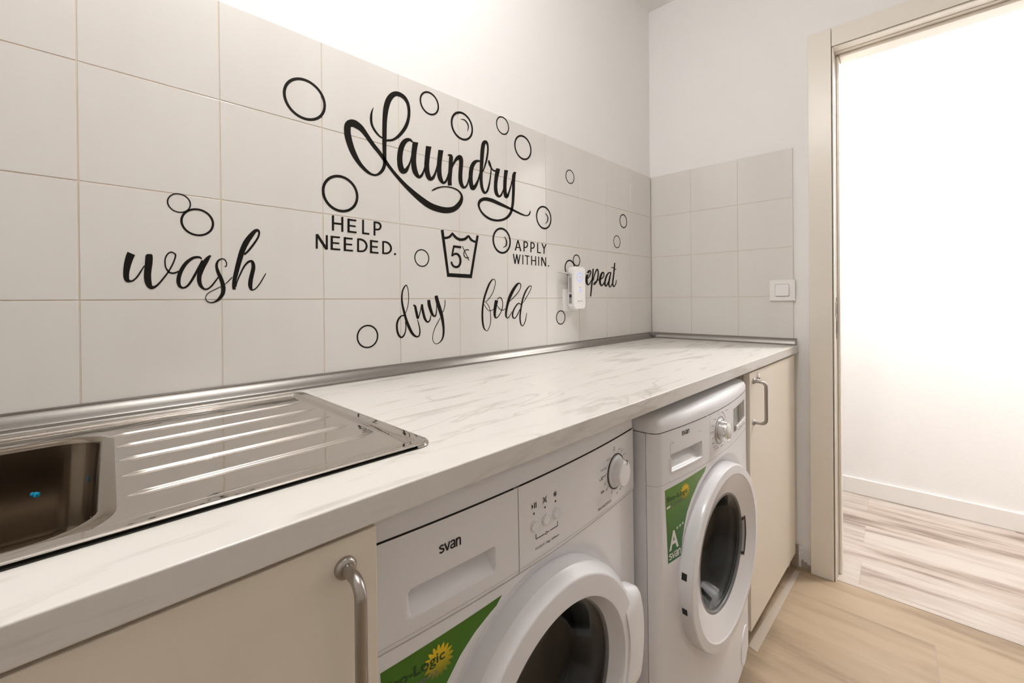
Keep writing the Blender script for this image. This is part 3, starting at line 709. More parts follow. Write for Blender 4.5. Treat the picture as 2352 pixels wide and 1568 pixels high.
obj('fascia_crease', bm, M['gplastic'], cp1)
lift = 0.0023
bm = NB(); svan(bm, (-0.2000, 0.7700, -0.1675, 0.7812), S1, lift); obj('brand_lettering', bm, M['ink'], root1)['label'] = 'black svan lettering'
# knob
ku, kz = 0.2090, 0.7500
ky = S1(ku, kz, 0.002).y; dydu = (m1.y(ku+0.002)-m1.y(ku-0.002))/0.004
def kxf(a, b, hh): return Vector((ku+a, ky + dydu*a - hh, kz+b))
bm = NB(); lathe(bm, [(0.0315, 0.0002), (0.0315, 0.0012), (0.0335, 0.0012), (0.0335, 0.0002)], kxf, 56); obj('dial_ring', bm, M['ink'], cp1, smooth=True, autosmooth=30)
bm = NB(); lathe(bm, [(0.0305, 0.0), (0.0300, 0.003), (0.0255, 0.005), (0.0245, 0.017), (0.0225, 0.0205), (0.0215, 0.0210), (0.0, 0.0210)], kxf, 64); kn = obj('program_knob', bm, M['white'], cp1, smooth=True, autosmooth=35)
bm = NB(); box(bm, (-0.0004, -0.0213, 0.0165), (0.0004, -0.0045, 0.0252)); 
for v in bm.verts:
    a = radians(-22); x, z = v.co.x, v.co.z; v.co = Vector((ku + x*cos(a)-z*sin(a), ky + v.co.y, kz + x*sin(a)+z*cos(a)))
obj('pointer_line', bm, M['joint'], kn)
# dial print
bm = NB()
SP = lambda u, z, t_: S1(u, z, 0.0020+t_)
dial = [('Rápido', 118, 0.0), ('Centrifugado', 152, 0), ('Aclarado', 172, 0), ('30', 192, 0), ('30', 212, 0), ('40', 278, 0), ('40', 296, 0), ('eco 20', 325, 0), ('60', 38, 0), ('40', 56, 0), ('90', 76, 0)]
for k, a in enumerate((100, 122, 148, 170, 192, 212, 276, 294, 74, 54, 34)):
    ar = radians(a); disc(bm, ku+0.0368*cos(ar), kz+0.0368*sin(ar), 0.0010, SP, 8)
for a in (243, 318):
    ar = radians(a); stroke(bm, [(ku+0.0350*cos(ar), kz+0.0350*sin(ar)), (ku+0.0420*cos(ar), kz+0.0420*sin(ar))], 0.0014, SP)
for s_, a, hgt, an in (('Inicio', 128, 0.0052, 1.0), ('Centrifugar', 152, 0.0050, 1.0), ('Aclarado', 172, 0.0050, 1.0), ('30°', 195, 0.0052, 1.0), ('30°', 215, 0.0052, 1.0), ('40°', 276, 0.0052, 0.5), ('60°', 294, 0.0052, 0.5), ('ECO 20°', 318, 0.0058, 0.1), ('90° —', 72, 0.0052, 0.0), ('60° —', 54, 0.0052, 0.0), ('40° —', 34, 0.0052, 0.0)):
    ar = radians(a); R0 = 0.0400 if a not in (276, 294, 318) else 0.0445
    text_rot(bm, s_, hgt, ku+R0*cos(ar), kz+R0*sin(ar), 0.0, SP, 0.0, an)
text_rot(bm, 'FRIO SINTETICO', 0.0066, 0.1885, 0.7005, 0.0, SP, 0.004, 1.0)
stroke(bm, circ(ku-0.006, kz+0.0445, 0.0040, n=20), 0.0007, SP); stroke(bm, [(ku-0.006, kz+0.0425), (ku-0.006, kz+0.0465)], 0.0006, SP)
disc(bm, 0.1555, 0.7520, 0.0018, SP); bm.faces.new([bm.verts.new(SP(*p, 0.0003)) for p in ((0.1475, 0.7545), (0.1475, 0.7495), (0.1505, 0.7520))])
disc(bm, 0.1600, 0.7280, 0.0018, SP); stroke(bm, [(0.1530, 0.7255), (0.1530, 0.7305)], 0.0020, SP); stroke(bm, [(0.1560, 0.7255), (0.1560, 0.7305)], 0.0014, SP)
obj('dial_lettering', bm, M['ink'], cp1)['label'] = 'black dial lettering'
bm = NB()
for u_, z_ in ((-0.0337, 0.7615), (-0.0086, 0.7622), (0.0168, 0.7628)): disc(bm, u_, z_, 0.0017, SP)
bm.faces.new([bm.verts.new(SP(*p, 0.0003)) for p in ((-0.0385, 0.7775), (-0.0385, 0.7690), (-0.0350, 0.7732))])
for u_ in (-0.0325, -0.0290): stroke(bm, [(u_, 0.7690), (u_, 0.7778)], 0.0018, SP)
for P in ([(-0.0125, 0.7700), (-0.0125, 0.7775), (-0.0055, 0.7775), (-0.0055, 0.7700)], [(-0.0140, 0.7685), (-0.0042, 0.7795)], [(-0.0140, 0.7795), (-0.0042, 0.7685)], [(-0.0120, 0.7735), (-0.0060, 0.7735)], [(-0.0090, 0.7700), (-0.0090, 0.7770)]): stroke(bm, P, 0.0008, SP)
for k in range(3):
    a = pi*k/3+pi/2; stroke(bm, [(0.0162-0.0048*cos(a), 0.7745-0.0048*sin(a)), (0.0162+0.0048*cos(a), 0.7745+0.0048*sin(a))], 0.0011, SP)
stroke(bm, circ(0.0162, 0.7745, 0.0030, n=12), 0.0007, SP)
stroke(bm, [(-0.0300, 0.7285), (-0.0300, 0.7208)], 0.0013, SP); stroke(bm, [(-0.0305, 0.7212), (-0.0105, 0.7212)], 0.0013, SP)
stroke(bm, circ(-0.0065, 0.7212, 0.0020, n=14), 0.0011, SP); stroke(bm, [(-0.0045, 0.7214), (0.0005, 0.7214)], 0.0012, SP)
stroke(bm, [(0.0025, 0.7214), (0.0215, 0.7214)], 0.0013, SP); stroke(bm, [(0.0211, 0.7208), (0.0211, 0.7290)], 0.0013, SP)
obj('button_symbols', bm, M['ink'], cp1)['label'] = 'black button symbols'
bm = NB(); text_on(bm, 'SVL5610 / 5kg / 600rpm', (-0.0320, 0.7035, 0.0242, 0.7080), SP, 0.004); obj('model_lettering', bm, M['ink'], cp1)
for u_, z_ in ((-0.0315, 0.7418), (-0.0062, 0.7424), (0.0192, 0.7430)):
    bb_ = NB(); yy_ = S1(u_, z_, 0.0022).y
    lathe(bb_, [(0.0092, 0.0), (0.0092, 0.0010), (0.0084, 0.0016), (0.0080, 0.0012), (0.0076, 0.0006), (0.0070, 0.0018), (0.0, 0.0020)], lambda a, b, hh: Vector((u_+a, yy_-hh, z_+b)), 36); obj('push_button', bb_, M['white'], cp1, smooth=True, autosmooth=40)
def ex1(bm, s):
    text_on(bm, 'A', (-0.258, 0.552, -0.226, 0.590), s, 0.02, 0, 0.0007)
    for k in range(3):
        u_, z_ = -0.219+0.008*k, 0.5885; stroke(bm, [(u_-0.003, z_), (u_+0.003, z_)], 0.0016, s, 0.0007); stroke(bm, [(u_, z_-0.003), (u_, z_+0.003)], 0.0016, s, 0.0007)
    svan(bm, (-0.262, 0.527, -0.222, 0.541), s, 0.0007)
eco_sticker(root1, m1, [(0.505, -0.268), (0.663, -0.2765)], [(0.505, -0.2160), (0.54, -0.2120), (0.57, -0.2040), (0.6001, -0.1923), (0.6247, -0.1703), (0.642, -0.147), (0.655, -0.120), (0.663, -0.0985)], M['green_a'], (-0.2730, 0.6310, -0.1935, 0.6475), (-0.2020, 0.6355), 0.0215, ex1)
# barcode inside the dish rim
bm = NB(); rb = random.Random(2); x = -0.013
while x < 0.020:
    wv = rb.choice((0.0008, 0.0012, 0.002)); stroke(bm, [(x, 0.6530+0.002), (x, 0.6600+0.002)], wv, lambda u, z, t_: Vector((u, m1.y(u) + 0.0036 - t_, z)), 0.0004); x += wv + rb.choice((0.0008, 0.0014))
obj('barcode_label', bm, M['ink'], fp1)
# door handle: crescent on the right-hand side
def crescent(dxf, a0, a1, ra, r1, h0, hb, n=36):
    bm = NB(); rings = []
    for k in range(n+1):
        t_ = k/n; a = a0+(a1-a0)*t_; e = min(t_, 1-t_)*2; w_ = sstep(0.0, 0.42, e)
        ro = 0.2070 + (r1-0.2070)*w_; r0 = 0.2020 + (ra-0.2020)*w_; h1 = hb - 0.014*(1-w_)
        sec = [(r0, h0), (r0, h1+0.0008), (r0+(ro-r0)*0.5, h1+0.001), (ro-0.006, h1-0.004), (ro, h1-0.012), (ro-0.002, h0+0.004), (ro-0.012, h0)]
        rings.append([bm.verts.new(dxf(r*cos(a), r*sin(a), q)) for r, q in sec])
    for A, B in zip(rings, rings[1:]):
        for i in range(len(A)): bm.faces.new((A[i], A[(i+1) % len(A)], B[(i+1) % len(A)], B[i]))
    bm.faces.new(rings[0][::-1]); bm.faces.new(rings[-1]); return bm
obj('door_handle', crescent(dxf1, radians(-33), radians(32), 0.1760, 0.2390, 0.012, 0.0460), M['white_gloss'], door1, smooth=True, autosmooth=40)

# --- far machine
m2 = Machine(-1.142, -0.562, -0.594, 0.026, 0.021, 0.012)
ringB = [(0.150, -0.003), (0.2160, -0.003), (0.2165, 0.010), (0.2163, 0.0205), (0.2148, 0.0268), (0.2122, 0.0296), (0.1932, 0.0312), (0.1908, 0.0300), (0.1890, 0.0285), (0.1400, 0.0125), (0.1370, 0.0095), (0.1368, 0.000), (0.150, -0.002)]
glassB = [(0.1368, 0.0085), (0.131, 0.0065), (0.122, -0.008), (0.110, -0.040), (0.097, -0.052), (0.0, -0.056)]
root2, door2, dxf2, fascia2, fp2 = machine(m2, 'far white washing machine with chrome dial next to the right cabinet', 0.838, 0.8085, 0.6985, 0.452, -0.606, 0.2330, ringB, radians(0.9), 0.166, glassB, -0.0740,
    [(0.0, 0.8095), (0.0, 0.822), (0.0030, 0.831), (0.0090, 0.8370), (0.022, 0.8405), (0.060, 0.8415)])
S2 = m2.surf
def drawer2(u, z):
    x0, x1, z0, z1 = -0.2385, -0.1075, 0.7195, 0.7555
    d = -rr_sdf(u, z, x0, x1, z0, z1, 0.003); k = sstep(0.0, 0.004, d)
    lip = 0.0018*sstep(-0.004, 0.0, d)*(1-k) if z < 0.75 else 0.0
    return S2(u, z, lip - k*(0.006 + 0.030*sstep(z0, z1, z)))
fascia2('detergent_drawer', lin(-0.290, -0.268, 8) + lin(-0.266, -0.241, 8) + lin(-0.240, -0.105, 90) + lin(-0.102, -0.0656, 10), 0, drawer2, 0, 72, M['white'])
cp2 = fascia2('control_panel', lin(-0.0648, 0.267, 80) + lin(0.269, 0.290, 8), 0, lambda u, z: S2(u, z), 0, 30, M['white'])
bm = NB(); svan(bm, (-0.1965, 0.7880, -0.1650, 0.7975), S2, 0.0004); obj('brand_lettering', bm, M['ink'], root2)['label'] = 'black svan lettering'
bm = NB(); stroke(bm, [(-0.2395, 0.725), (-0.2400, 0.7780), (-0.236, 0.7800), (-0.1130, 0.7815)], 0.0007, S2, 0.0004); obj('drawer_outline', bm, M['ink_grey'], root2)
ku2, kz2 = -0.0030, 0.7575; ky2 = S2(ku2, kz2).y
kx2 = lambda a, b, hh: Vector((ku2+a, ky2-hh, kz2+b))
bm = NB(); lathe(bm, [(0.0325, 0.0002), (0.0325, 0.0008), (0.0336, 0.0008), (0.0336, 0.0002)], kx2, 56); obj('dial_ring', bm, M['ink_grey'], cp2)
bm = NB(); lathe(bm, [(0.0262, 0.0), (0.0262, 0.0015), (0.0245, 0.0025), (0.0240, 0.018), (0.0232, 0.0205), (0.0205, 0.0210), (0.0195, 0.0200), (0.0, 0.0200)], kx2, 64); kn2 = obj('program_knob', bm, M['chrome'], cp2, smooth=True, autosmooth=35); kn2['label'] = 'chrome programme dial'
bm = NB(); lathe(bm, [(0.0190, 0.0198), (0.0185, 0.0212), (0.0, 0.0214)], kx2, 48); obj('knob_cap', bm, M['lplastic'], kn2, smooth=True)
bm = NB()
for k in range(13):
    ar = radians(60 + 24*k); disc(bm, ku2+0.0365*cos(ar), kz2+0.0365*sin(ar), 0.0007, S2, 8)
for s_, a, an in (('Rápido', 125, 1), ('Sintético', 150, 1), ('Delicado', 172, 1), ('Lana', 193, 1), ('Mezcla', 212, 1), ('Aclarado', 232, 1), ('Centrifugado', 252, 0.9), ('Algodón', 275, 0.2), ('Eco', 320, 0.0)):
    ar = radians(a); text_rot(bm, s_, 0.0055, ku2+0.041*cos(ar), kz2+0.041*sin(ar), 0.0, S2, 0.002, an)
text_rot(bm, 'Algodón', 0.006, ku2+0.040, kz2+0.0400, 0.0, S2, 0.0, 0.0); text_rot(bm, '60', 0.005, ku2+0.012, kz2+0.0415, 0.0, S2); text_rot(bm, '40', 0.005, ku2+0.026, kz2+0.030, 0.0, S2)
stroke(bm, circ(ku2-0.008, kz2+0.0440, 0.0045, n=20), 0.0006, S2); stroke(bm, circ(ku2, kz2, 0.0445, radians(5), radians(72), 20), [0.0004+0.0014*min(1, k/16) for k in range(21)], S2)
obj('dial_lettering', bm, M['ink_grey'], cp2)['label'] = 'grey dial lettering'
bm = NB(); text_on(bm, 'Temp  Centrif  Inicio', (0.150, 0.7175, 0.235, 0.7220), S2, 0.0); obj('button_lettering', bm, M['ink_grey'], cp2)
bm = NB(); grid(bm, lin(0.1065, 0.2360, 14), [0.7250, 0.7400, 0.7875], lambda u, z: S2(u, z, 0.0006)); dsp = obj('display', bm, M['lcd'], cp2, smooth=True); dsp['label'] = 'dark display window'
bm = NB(); grid(bm, lin(0.1500, 0.1640, 3), [0.7410, 0.7870], lambda u, z: S2(u, z, 0.0010)); obj('indicator_strip', bm, M['dark'], dsp)
bm = NB()
for k in range(5): disc(bm, 0.157, 0.7475+0.0075*k, 0.0012, S2, 8, 0.0013)
obj('indicator_dots', bm, M['print_white'], dsp)
bm = NB(); text_on(bm, '8.', (0.196, 0.772, 0.203, 0.780), S2, 0.0, 0.0, 0.0012); obj('digit_lettering', bm, M['print_white'], dsp)
for k in range(4):
    u_ = 0.1205+0.029*k; bb_ = NB(); box(bb_, (u_, 0, 0.7275), (u_+0.0265, 0.004, 0.7385), 0.0012, 2)
    for v in bb_.verts: v.co.y = m2.y(v.co.x) - 0.0045 + v.co.y
    obj('push_button', bb_, M['lplastic'], cp2)
def ex2(bm, s):
    text_on(bm, 'A', (-0.2490, 0.5525, -0.2145, 0.5930), s, 0.025, 0, 0.0007)
    for k in range(3):
        u_, z_ = -0.2185+0.0105*k, 0.5935+0.0015*k; stroke(bm, [(u_-0.0035, z_), (u_+0.0035, z_)], 0.0020, s, 0.0007); stroke(bm, [(u_, z_-0.0035), (u_, z_+0.0035)], 0.0020, s, 0.0007)
    svan(bm, (-0.2500, 0.5330, -0.2065, 0.5470), s, 0.0007)
eco_sticker(root2, m2, [(0.5280, -0.2522), (0.686, -0.2607)], [(0.5280, -0.2056), (0.5638, -0.1989), (0.59, -0.1900), (0.6143, -0.1790), (0.64, -0.158), (0.665, -0.128), (0.686, -0.0880)], M['green_b'], (-0.2535, 0.6560, -0.1760, 0.6690), (-0.1860, 0.6625), 0.0190, ex2)
bm = NB(); stroke(bm, [(-0.2560, 0.6465), (-0.2430, 0.6480)], 0.0040, S2, 0.0008); obj('white_scuff', bm, M['print_white'], root2)
# hinge slots in the ring wall, catch recess on the right, filter flap
for zz in (0.489, 0.413):
    bm = NB()
    a = math.asin((zz-0.452)/0.2165); 
    P = [(0.2169*cos(pi-a+q), 0.2169*sin(pi-a+q)) for q in lin(-0.034, 0.034, 4)]
    A = [bm.verts.new(dxf2(x, y, 0.006)) for x, y in P]; B = [bm.verts.new(dxf2(x, y, 0.0175)) for x, y in P]
    for i in range(4): bm.faces.new((A[i], A[i+1], B[i+1], B[i]))
    obj('hinge_slot', bm, M['dark'], door2)
bm = NB(); rings = []
for k in range(13):
    a = radians(-26+40*k/12); e = 0.0025*(1-abs(k-6)/6*0.6)
    rings.append([bm.verts.new(dxf2(r_*cos(a), r_*sin(a), q)) for r_, q in ((0.1390, 0.0130), (0.1500, 0.0168), (0.1525+e, 0.0176+e*0.33))])
for A, B in zip(rings, rings[1:]):
    for i in range(2): bm.faces.new((A[i], A[i+1], B[i+1], B[i]))
hr = obj('handle_recess', bm, M['dark'], door2); hr['label'] = 'black finger recess'
bm = NB(); rings = []
for k in range(11):
    a = radians(-23+34*k/10); rings.append([bm.verts.new(dxf2(r_*cos(a), r_*sin(a), q)) for r_, q in ((0.1386, 0.0130), (0.1392, 0.0142), (0.1470, 0.0168), (0.1480, 0.0162))])
for A, B in zip(rings, rings[1:]):
    for i in range(3): bm.faces.new((A[i], A[i+1], B[i+1], B[i]))
obj('recess_insert', bm, M['joint'], hr)
bm = NB(); fu, fz = 0.2030, 0.0860
prism(bm, [(0.050*cos(a), 0.050*sin(a)) for a in lin(0, 2*pi*47/48, 47)], lambda p: S2(fu+p[0], fz+p[1], 0.0), lambda p: S2(fu+p[0]*0.97, fz+p[1]*0.97, 0.0022)); obj('filter_flap', bm, M['white'], root2, smooth=True, autosmooth=40)

# ------------------------------------------------------------------ wall stickers
STROKES = {
  'laundry': [
    '-14254 15018 -14257 15070 37 10 39 13 37 9 38 11 40 10 36 12 43 15 33 14 44 22 33 19 44 28 34 25 44 33 36 31 44 38 35 35 43 41 36 39 42 44 34 41 41 49 35 45 41 54 35 50 39 56 34 52 37 58 32 52 31 56 28 50 26 55 24 48 22 54 21 48 17 54 18 47 13 52 16 48 12 51 13 46 9 51 10 47 6 50 7 45 4 49 4 45 1 47 2 44 -1 45 -1 41 -3 44 -3 40 -6 43 -5 39 -8 41 -8 36 -11 39 -11 33 -14 36 -13 30 -17 34 -17 26 -20 31 -20 24 -23 29 -22 21 -26 26 -23 16 -30 21 -25 13 -35 17 -28 9 -38 13 -31 5 -41 8 -33 3 -41 4 -31 -1 -41 -1 -27 -4 -40 -6 -21 -8 -42 -11 -20 -9 -41 -18 -17 -11 -40 -23 -16 -13 -39 -29 -15 -15 -36 -34 -17 -19 -34 -37 -17 -23 -31 -41 -18 -26 -28 -44 -18 -30 -25 -47 -16 -33 -22 -50 -17 -36 -18 -52 -16 -42 -16 -54 -15 -46 -13 -53 -14 -48 -11 -54 -14 -49 -10 -55 -12 -50 -6 -55 -10 -51 -5 -56 -10 -54 -3 -56 -9 -55 -4 -55 -7 -56 -3 -57 -6 -55 -3 -57 -5 -56 -1 -57 -3 -56 -2 -57 -3 -58 -1 -59 -2 -59 -1 -60 -3 -60 -1 -62 -1 -62 -1 -62 -2 -62 -1 -61 -1 -62 1 -58 -1 -58 0 -55 -2 -56 1 -53 -2 -54 2 -52 -1 -52 2 -49 -2 -51 1 -48 -1 -48 1 -47 -1 -48 2 -46 0 -46 2 -44 0 -45 1 -40 -1 -41 1 -37 0 -38 1 -32 0 -31 2 -26 0 -27 0 -23 0 -25 0 -20 -1 -26 -2 -22 -3 -28 -4 -23 -5 -28 -5 -23 -6 -27 -6 -22 -8 -29 -7 -22 -10 -28 -10 -22 -12 -29 -10 -23 -14 -28 -13 -24 -17 -28 -14 -23 -19 -29 -14 -21 -22 -28 -16 -20 -24 -25 -18 -21 -26 -23 -20 -21 -29 -21 -21 -20 -31 -19 -21 -15 -32 -17 -22 -11 -32 -12 -23 -6 -32 -7 -25 -2 -33 -4 -26 1 -32 0 -26 5 -33 3 -27 8 -33 6 -26 12 -34 10 -28 16 -34 14 -28 19 -33 16 -28 20 -34 19 -27 22 -31 19 -27 23 -31 21 -26 23 -30 23 -26 25 -30 24 -25 27 -29 27 -23 30 -29 29 -23 33 -30 30 -23 35 -30 33 -21 38 -29 35 -20 38 -28 36 -19 39 -26 37 -18 38 -24 39 -17 40 -22 40 -16 41 -21 41 -15 41 -19 42 -13 41 -18 41 -13 42 -16 43 -12 43 -15 45 -10 42 -14 44 -10 41 -12 42 -7 36 -10 38 -5 30 -7 35 -3 26 -5 32 -2 23 -3 29 -1 23 -2 28 0 23 -1 27 0 23 -1 27 2 21 1 28 2 18 1 28 3 15 4 29 4 10 7 30 3 5 9 29 3 3 13 29 0 -2 19 30 -2 -4 23 28 -2 -2 29 24 1 0 30 19 6 3 30 15 8 3 31 10 9 3 31 6 8 1 32 3 10 1 31 -3 14 -1 28 -6 17 -3 25 -9 20 -5 23 -10 21 -5 21 -10 21 -5 19 -10 18 -4 20 -11 18 -4 21 -13 18 -6 21 -17 20 -11 23 -20 22 -14 22 -23 24 -17 22 -26 26 -21 23 -27 28 -25 24 -31 30 -28 27 -32 32 -32 30 -37 35 -38 34 -41 37 -41 35 -43 38 -41 35 -41 37 -39 35 -39 37 -36 35 -35 38 -35 36 -35 37 -33 37 -33 35 -32 36 -34 33 -32 33 -33 29 -30 31 -33 28 -29 27 -31 27 -28 26 -31 26 -29 25 -30 28 -30 26 -31 27 -29 26 -31 27 -29 26 -30 28 -30 25 -31 29 -30 27 -31 32 -33 31 -33 34 -34 33 -33 36 -36 36 -35 37 -36 38 -36 40 -38 41 -36 42 -39 42 -36 44 -40 46 -38 47 -41 49 -38 49 -42 51 -40 50 -41 51 -38 49 -40 52 -36 49 -39 51 -33 48 -37 52 -32 48 -37 52 -30 49 -35 53 -30 49 -35 53 -30 49 -35 53 -29 50 -34 54 -28 51 -34 54 -27 51 -33 53 -26 52 -31 54 -26 52 -29 54 -24 53 -29 54 -25 55 -28 52 -22 57 -25 52 -20 58 -22 51 -17 60 -18 50 -13 60 -15 51 -12 60 -11 52 -9 59 -9 52 -8 60 -6 54 -5 60 -5 54 -5 63 -4 54 -3 64 -1 54 -1 65 3 51 2 65 7 48 4 64 11 49 6 64 16 49 10 63 20 47 11 62 24 44 14 59 29 38 15 55 35 33 17 49 38 32 23 42 40 32 26 36 39 32 29 31 37 29 29 27 39 28 28 24 40 24 27 20 40 22 27 14 40 19 27 10 38 15 26 3 38 12 27 -2 35 10 27 -7 34 6 27 -11 32 1 27 -16 29 -5 24 -20 26 -11 23 -24 25 -18 22 -28 22 -22 20 -32 20 -27 18 -35 16 -29 15 -39 13 -34 13 -42 11 -38 11 -45 8 -41 8 -48 5 -44 6 -49 3 -46 4 -52 1 -49 2 -55 -2 -53 -1 -57 -4 -55 -2 -56 -7 -53 -5 -53 -8 -51 -8 -52 -11 -48 -11 -51 -13 -48 -15 -49 -16 -46 -17 -46 -15 -43 -17 -41 -16 -39 -16 -37 -16 -33 -15 -33 -17 -30 -16 -29 -17 -26 -16 -25 -16 -25 -15 -23 -15 -23 -13 -18 -14 -19 -10 -14 -14 -15 -8 -11 -12 -14 -7 -9 -12 -14 -8 -11 -12 -15 -8',
    '-14608 15785 -14595 15783 -10 -20 -6 -20 -11 -19 -6 -19 -11 -19 -5 -20 -10 -21 -5 -19 -10 -24 -4 -21 -9 -26 -4 -24 -8 -27 -3 -25 -8 -28 -2 -26 -6 -30 -2 -26 -4 -29 -1 -27 -3 -31 -1 -27 -1 -31 -1 -30 1 -31 1 -29 2 -31 1 -28 4 -29 3 -26 5 -27 4 -24 7 -25 5 -23 9 -24 7 -21 10 -23 8 -21 12 -22 10 -21 14 -23 12 -21 17 -23 15 -21 17 -21 16 -21 19 -21 17 -20 19 -19 17 -19 21 -18 18 -19 22 -18 20 -18 22 -16 20 -17 22 -14 19 -15 21 -12 18 -12 19 -9 15 -8 18 -6 14 -6 17 -4 15 -4 15 -3 15 -4 16 -3 16 -4',
    '-13458 15208 -13477 15187 -13 14 -20 5 -12 15 -20 6 -14 15 -19 5 -17 14 -17 2 -22 9 -14 -2 -24 5 -15 -5 -26 1 -14 -5 -29 -3 -14 -8 -31 -8 -11 -8 -32 -14 -10 -9 -30 -18 -11 -12 -30 -22 -13 -15 -29 -25 -13 -18 -27 -29 -13 -19 -25 -32 -12 -21 -22 -35 -13 -23 -20 -36 -13 -27 -17 -38 -13 -29 -16 -39 -11 -31 -13 -41 -11 -33 -12 -43 -9 -35 -10 -45 -9 -39 -8 -45 -7 -41 -6 -44 -6 -40 -5 -41 -5 -37 -3 -38 -3 -33 -2 -36 -1 -31 0 -35 -1 -30 1 -33 1 -29 2 -32 2 -29 2 -32 4 -29 3 -33 4 -27 4 -32 6 -26 7 -32 6 -23 9 -29 6 -20 12 -27 8 -19 15 -25 8 -18 18 -24 8 -15 23 -22 5 -8 33 -17 -5 -1 44 -4 -13 0 41 11 -8 -3 33 19 1 -1 26 20 9 3 22 24 10 5 19 26 13 9 15 29 16 14 12 29 18 20 11 28 19 23 10 28 18 24 12 29 17 25 11 30 16 27 11 31 16 28 11 32 15 30 11 33 14 30 10 35 12 33 9 36 10 34 9 36 10 36 9 37 9 37 9 36 11 36',
    '-13475 15215 -13302 15234 -5 -29 -7 -30 -5 -28 -6 -29 -5 -29 -7 -29 -5 -31 -6 -29 -5 -32 -6 -30 -5 -32 -6 -33 -4 -34 -6 -33 -5 -36 -6 -34 -4 -36 -6 -35 -3 -38 -4 -35 -4 -41 -4 -39 -2 -42 -4 -41 -2 -43 -3 -42 -2 -42 -2 -40 -1 -40 -1 -37 1 -38 1 -35 0 -35 2 -32 2 -35 2 -30 3 -34 4 -30 5 -33 4 -28 6 -33 6 -29 8 -32 6 -28 9 -32 7 -26 12 -30 8 -25 15 -27 7 -21 19 -25 7 -20 22 -21 9 -20 23 -18 10 -20 23 -14 10 -17 20 -11 9 -12 18 -9 6 -8 20 -6 3 -4 23 -3 -2 -1 25 4 -2 -2 23 9 1 -1 21 13 5 2 20 15 8 5 18 18 11 9 16 20 12 12 15 21 12 14 12 24 13 17 12 25 13 21 10 27 14 23 10 28 13 25 10 29 14 27 9 32 12 29 8 33 13 32 8 34 12 34 7 35 12 34 8 33 13 34',
    '-13053 15205 -12874 15226 -4 -29 -7 -30 -5 -29 -7 -30 -4 -30 -7 -30 -4 -31 -6 -30 -5 -34 -7 -32 -4 -37 -6 -36 -5 -39 -7 -39 -5 -40 -6 -40 -4 -41 -6 -40 -4 -40 -5 -40 -5 -39 -5 -39 -4 -39 -4 -39 -4 -40 -4 -38 -4 -40 -3 -37 -2 -39 -2 -35 0 -37 0 -34 0 -37 0 -34 2 -37 2 -33 3 -35 2 -31 4 -33 4 -28 6 -32 5 -27 7 -31 6 -25 9 -29 7 -24 10 -27 7 -22 13 -24 7 -18 14 -21 6 -17 16 -18 6 -15 20 -17 4 -11 23 -14 2 -6 31 -10 -3 -3 35 0 -5 -1 32 8 0 -2 30 14 5 1 25 17 8 3 23 21 10 6 19 23 12 10 16 26 14 15 14 26 16 19 13 28 15 22 12 28 15 23 10 30 14 25 9 31 13 28 8 32 13 30 7 32 13 31 7 32 12 31 7 33 12 32 7 33 10 33 7 34 11 33 6 34 10 34 7 33 10 34',
    '-12642 15197 -12470 15220 -4 -29 -5 -30 -5 -29 -6 -29 -4 -29 -5 -29 -5 -31 -5 -31 -4 -34 -6 -33 -5 -37 -6 -37 -5 -39 -7 -40 -5 -42 -7 -41 -5 -42 -6 -41 -4 -41 -6 -40 -4 -40 -4 -40 -4 -40 -4 -39 -3 -41 -3 -39 -3 -41 -2 -38 -1 -39 -1 -36 0 -38 0 -36 1 -37 0 -35 3 -37 2 -33 4 -36 2 -32 6 -34 4 -29 7 -32 4 -28 9 -31 6 -26 11 -29 7 -24 14 -27 7 -23 17 -24 7 -19 20 -22 8 -21 24 -19 8 -20 26 -16 9 -18 29 -12 8 -13 32 -6 3 -5 36 4 -1 -2 31 13 4 2 25 18 10 6 22 20 13 12 19 23 13 15 17 26 15 18 15 30 15 24 14 31 15 27 12 32 14 29 11 31 14 29 8 31 12 28 6 31 10 29 5 31 10 30 5 31 10 31 5 30 11 31',
    '-12309 15098 -12318 15134 15 4 12 7 14 6 13 7 12 3 16 8 7 1 19 8 3 -3 21 5 3 -5 19 3 1 -7 21 1 -5 -5 24 -5 -5 -4 22 -14 -3 -7 14 -22 -1 -14 7 -27 -2 -23 2 -30 -3 -28 -1 -31 -3 -32 -2 -33 -2 -33 -2 -32 -3 -33 -1 -33 -2 -35 -3 -36 -2 -37 -3 -38 -3 -37 -3 -39 -3 -38 -3 -39 -3 -39 -4 -40 -4 -41 -5 -41 -3 -41 -5 -42 -4 -40 -4 -41 -4 -39 -5 -39 -3 -38 -4 -39 -4 -38 -4 -38 -5 -37 -4 -37 -3 -37 -3 -34 -2 -36 -2 -33 -1 -34 0 -30 1 -32 0 -30 2 -30 2 -29 1 -29 2 -29 2 -30 1 -30',
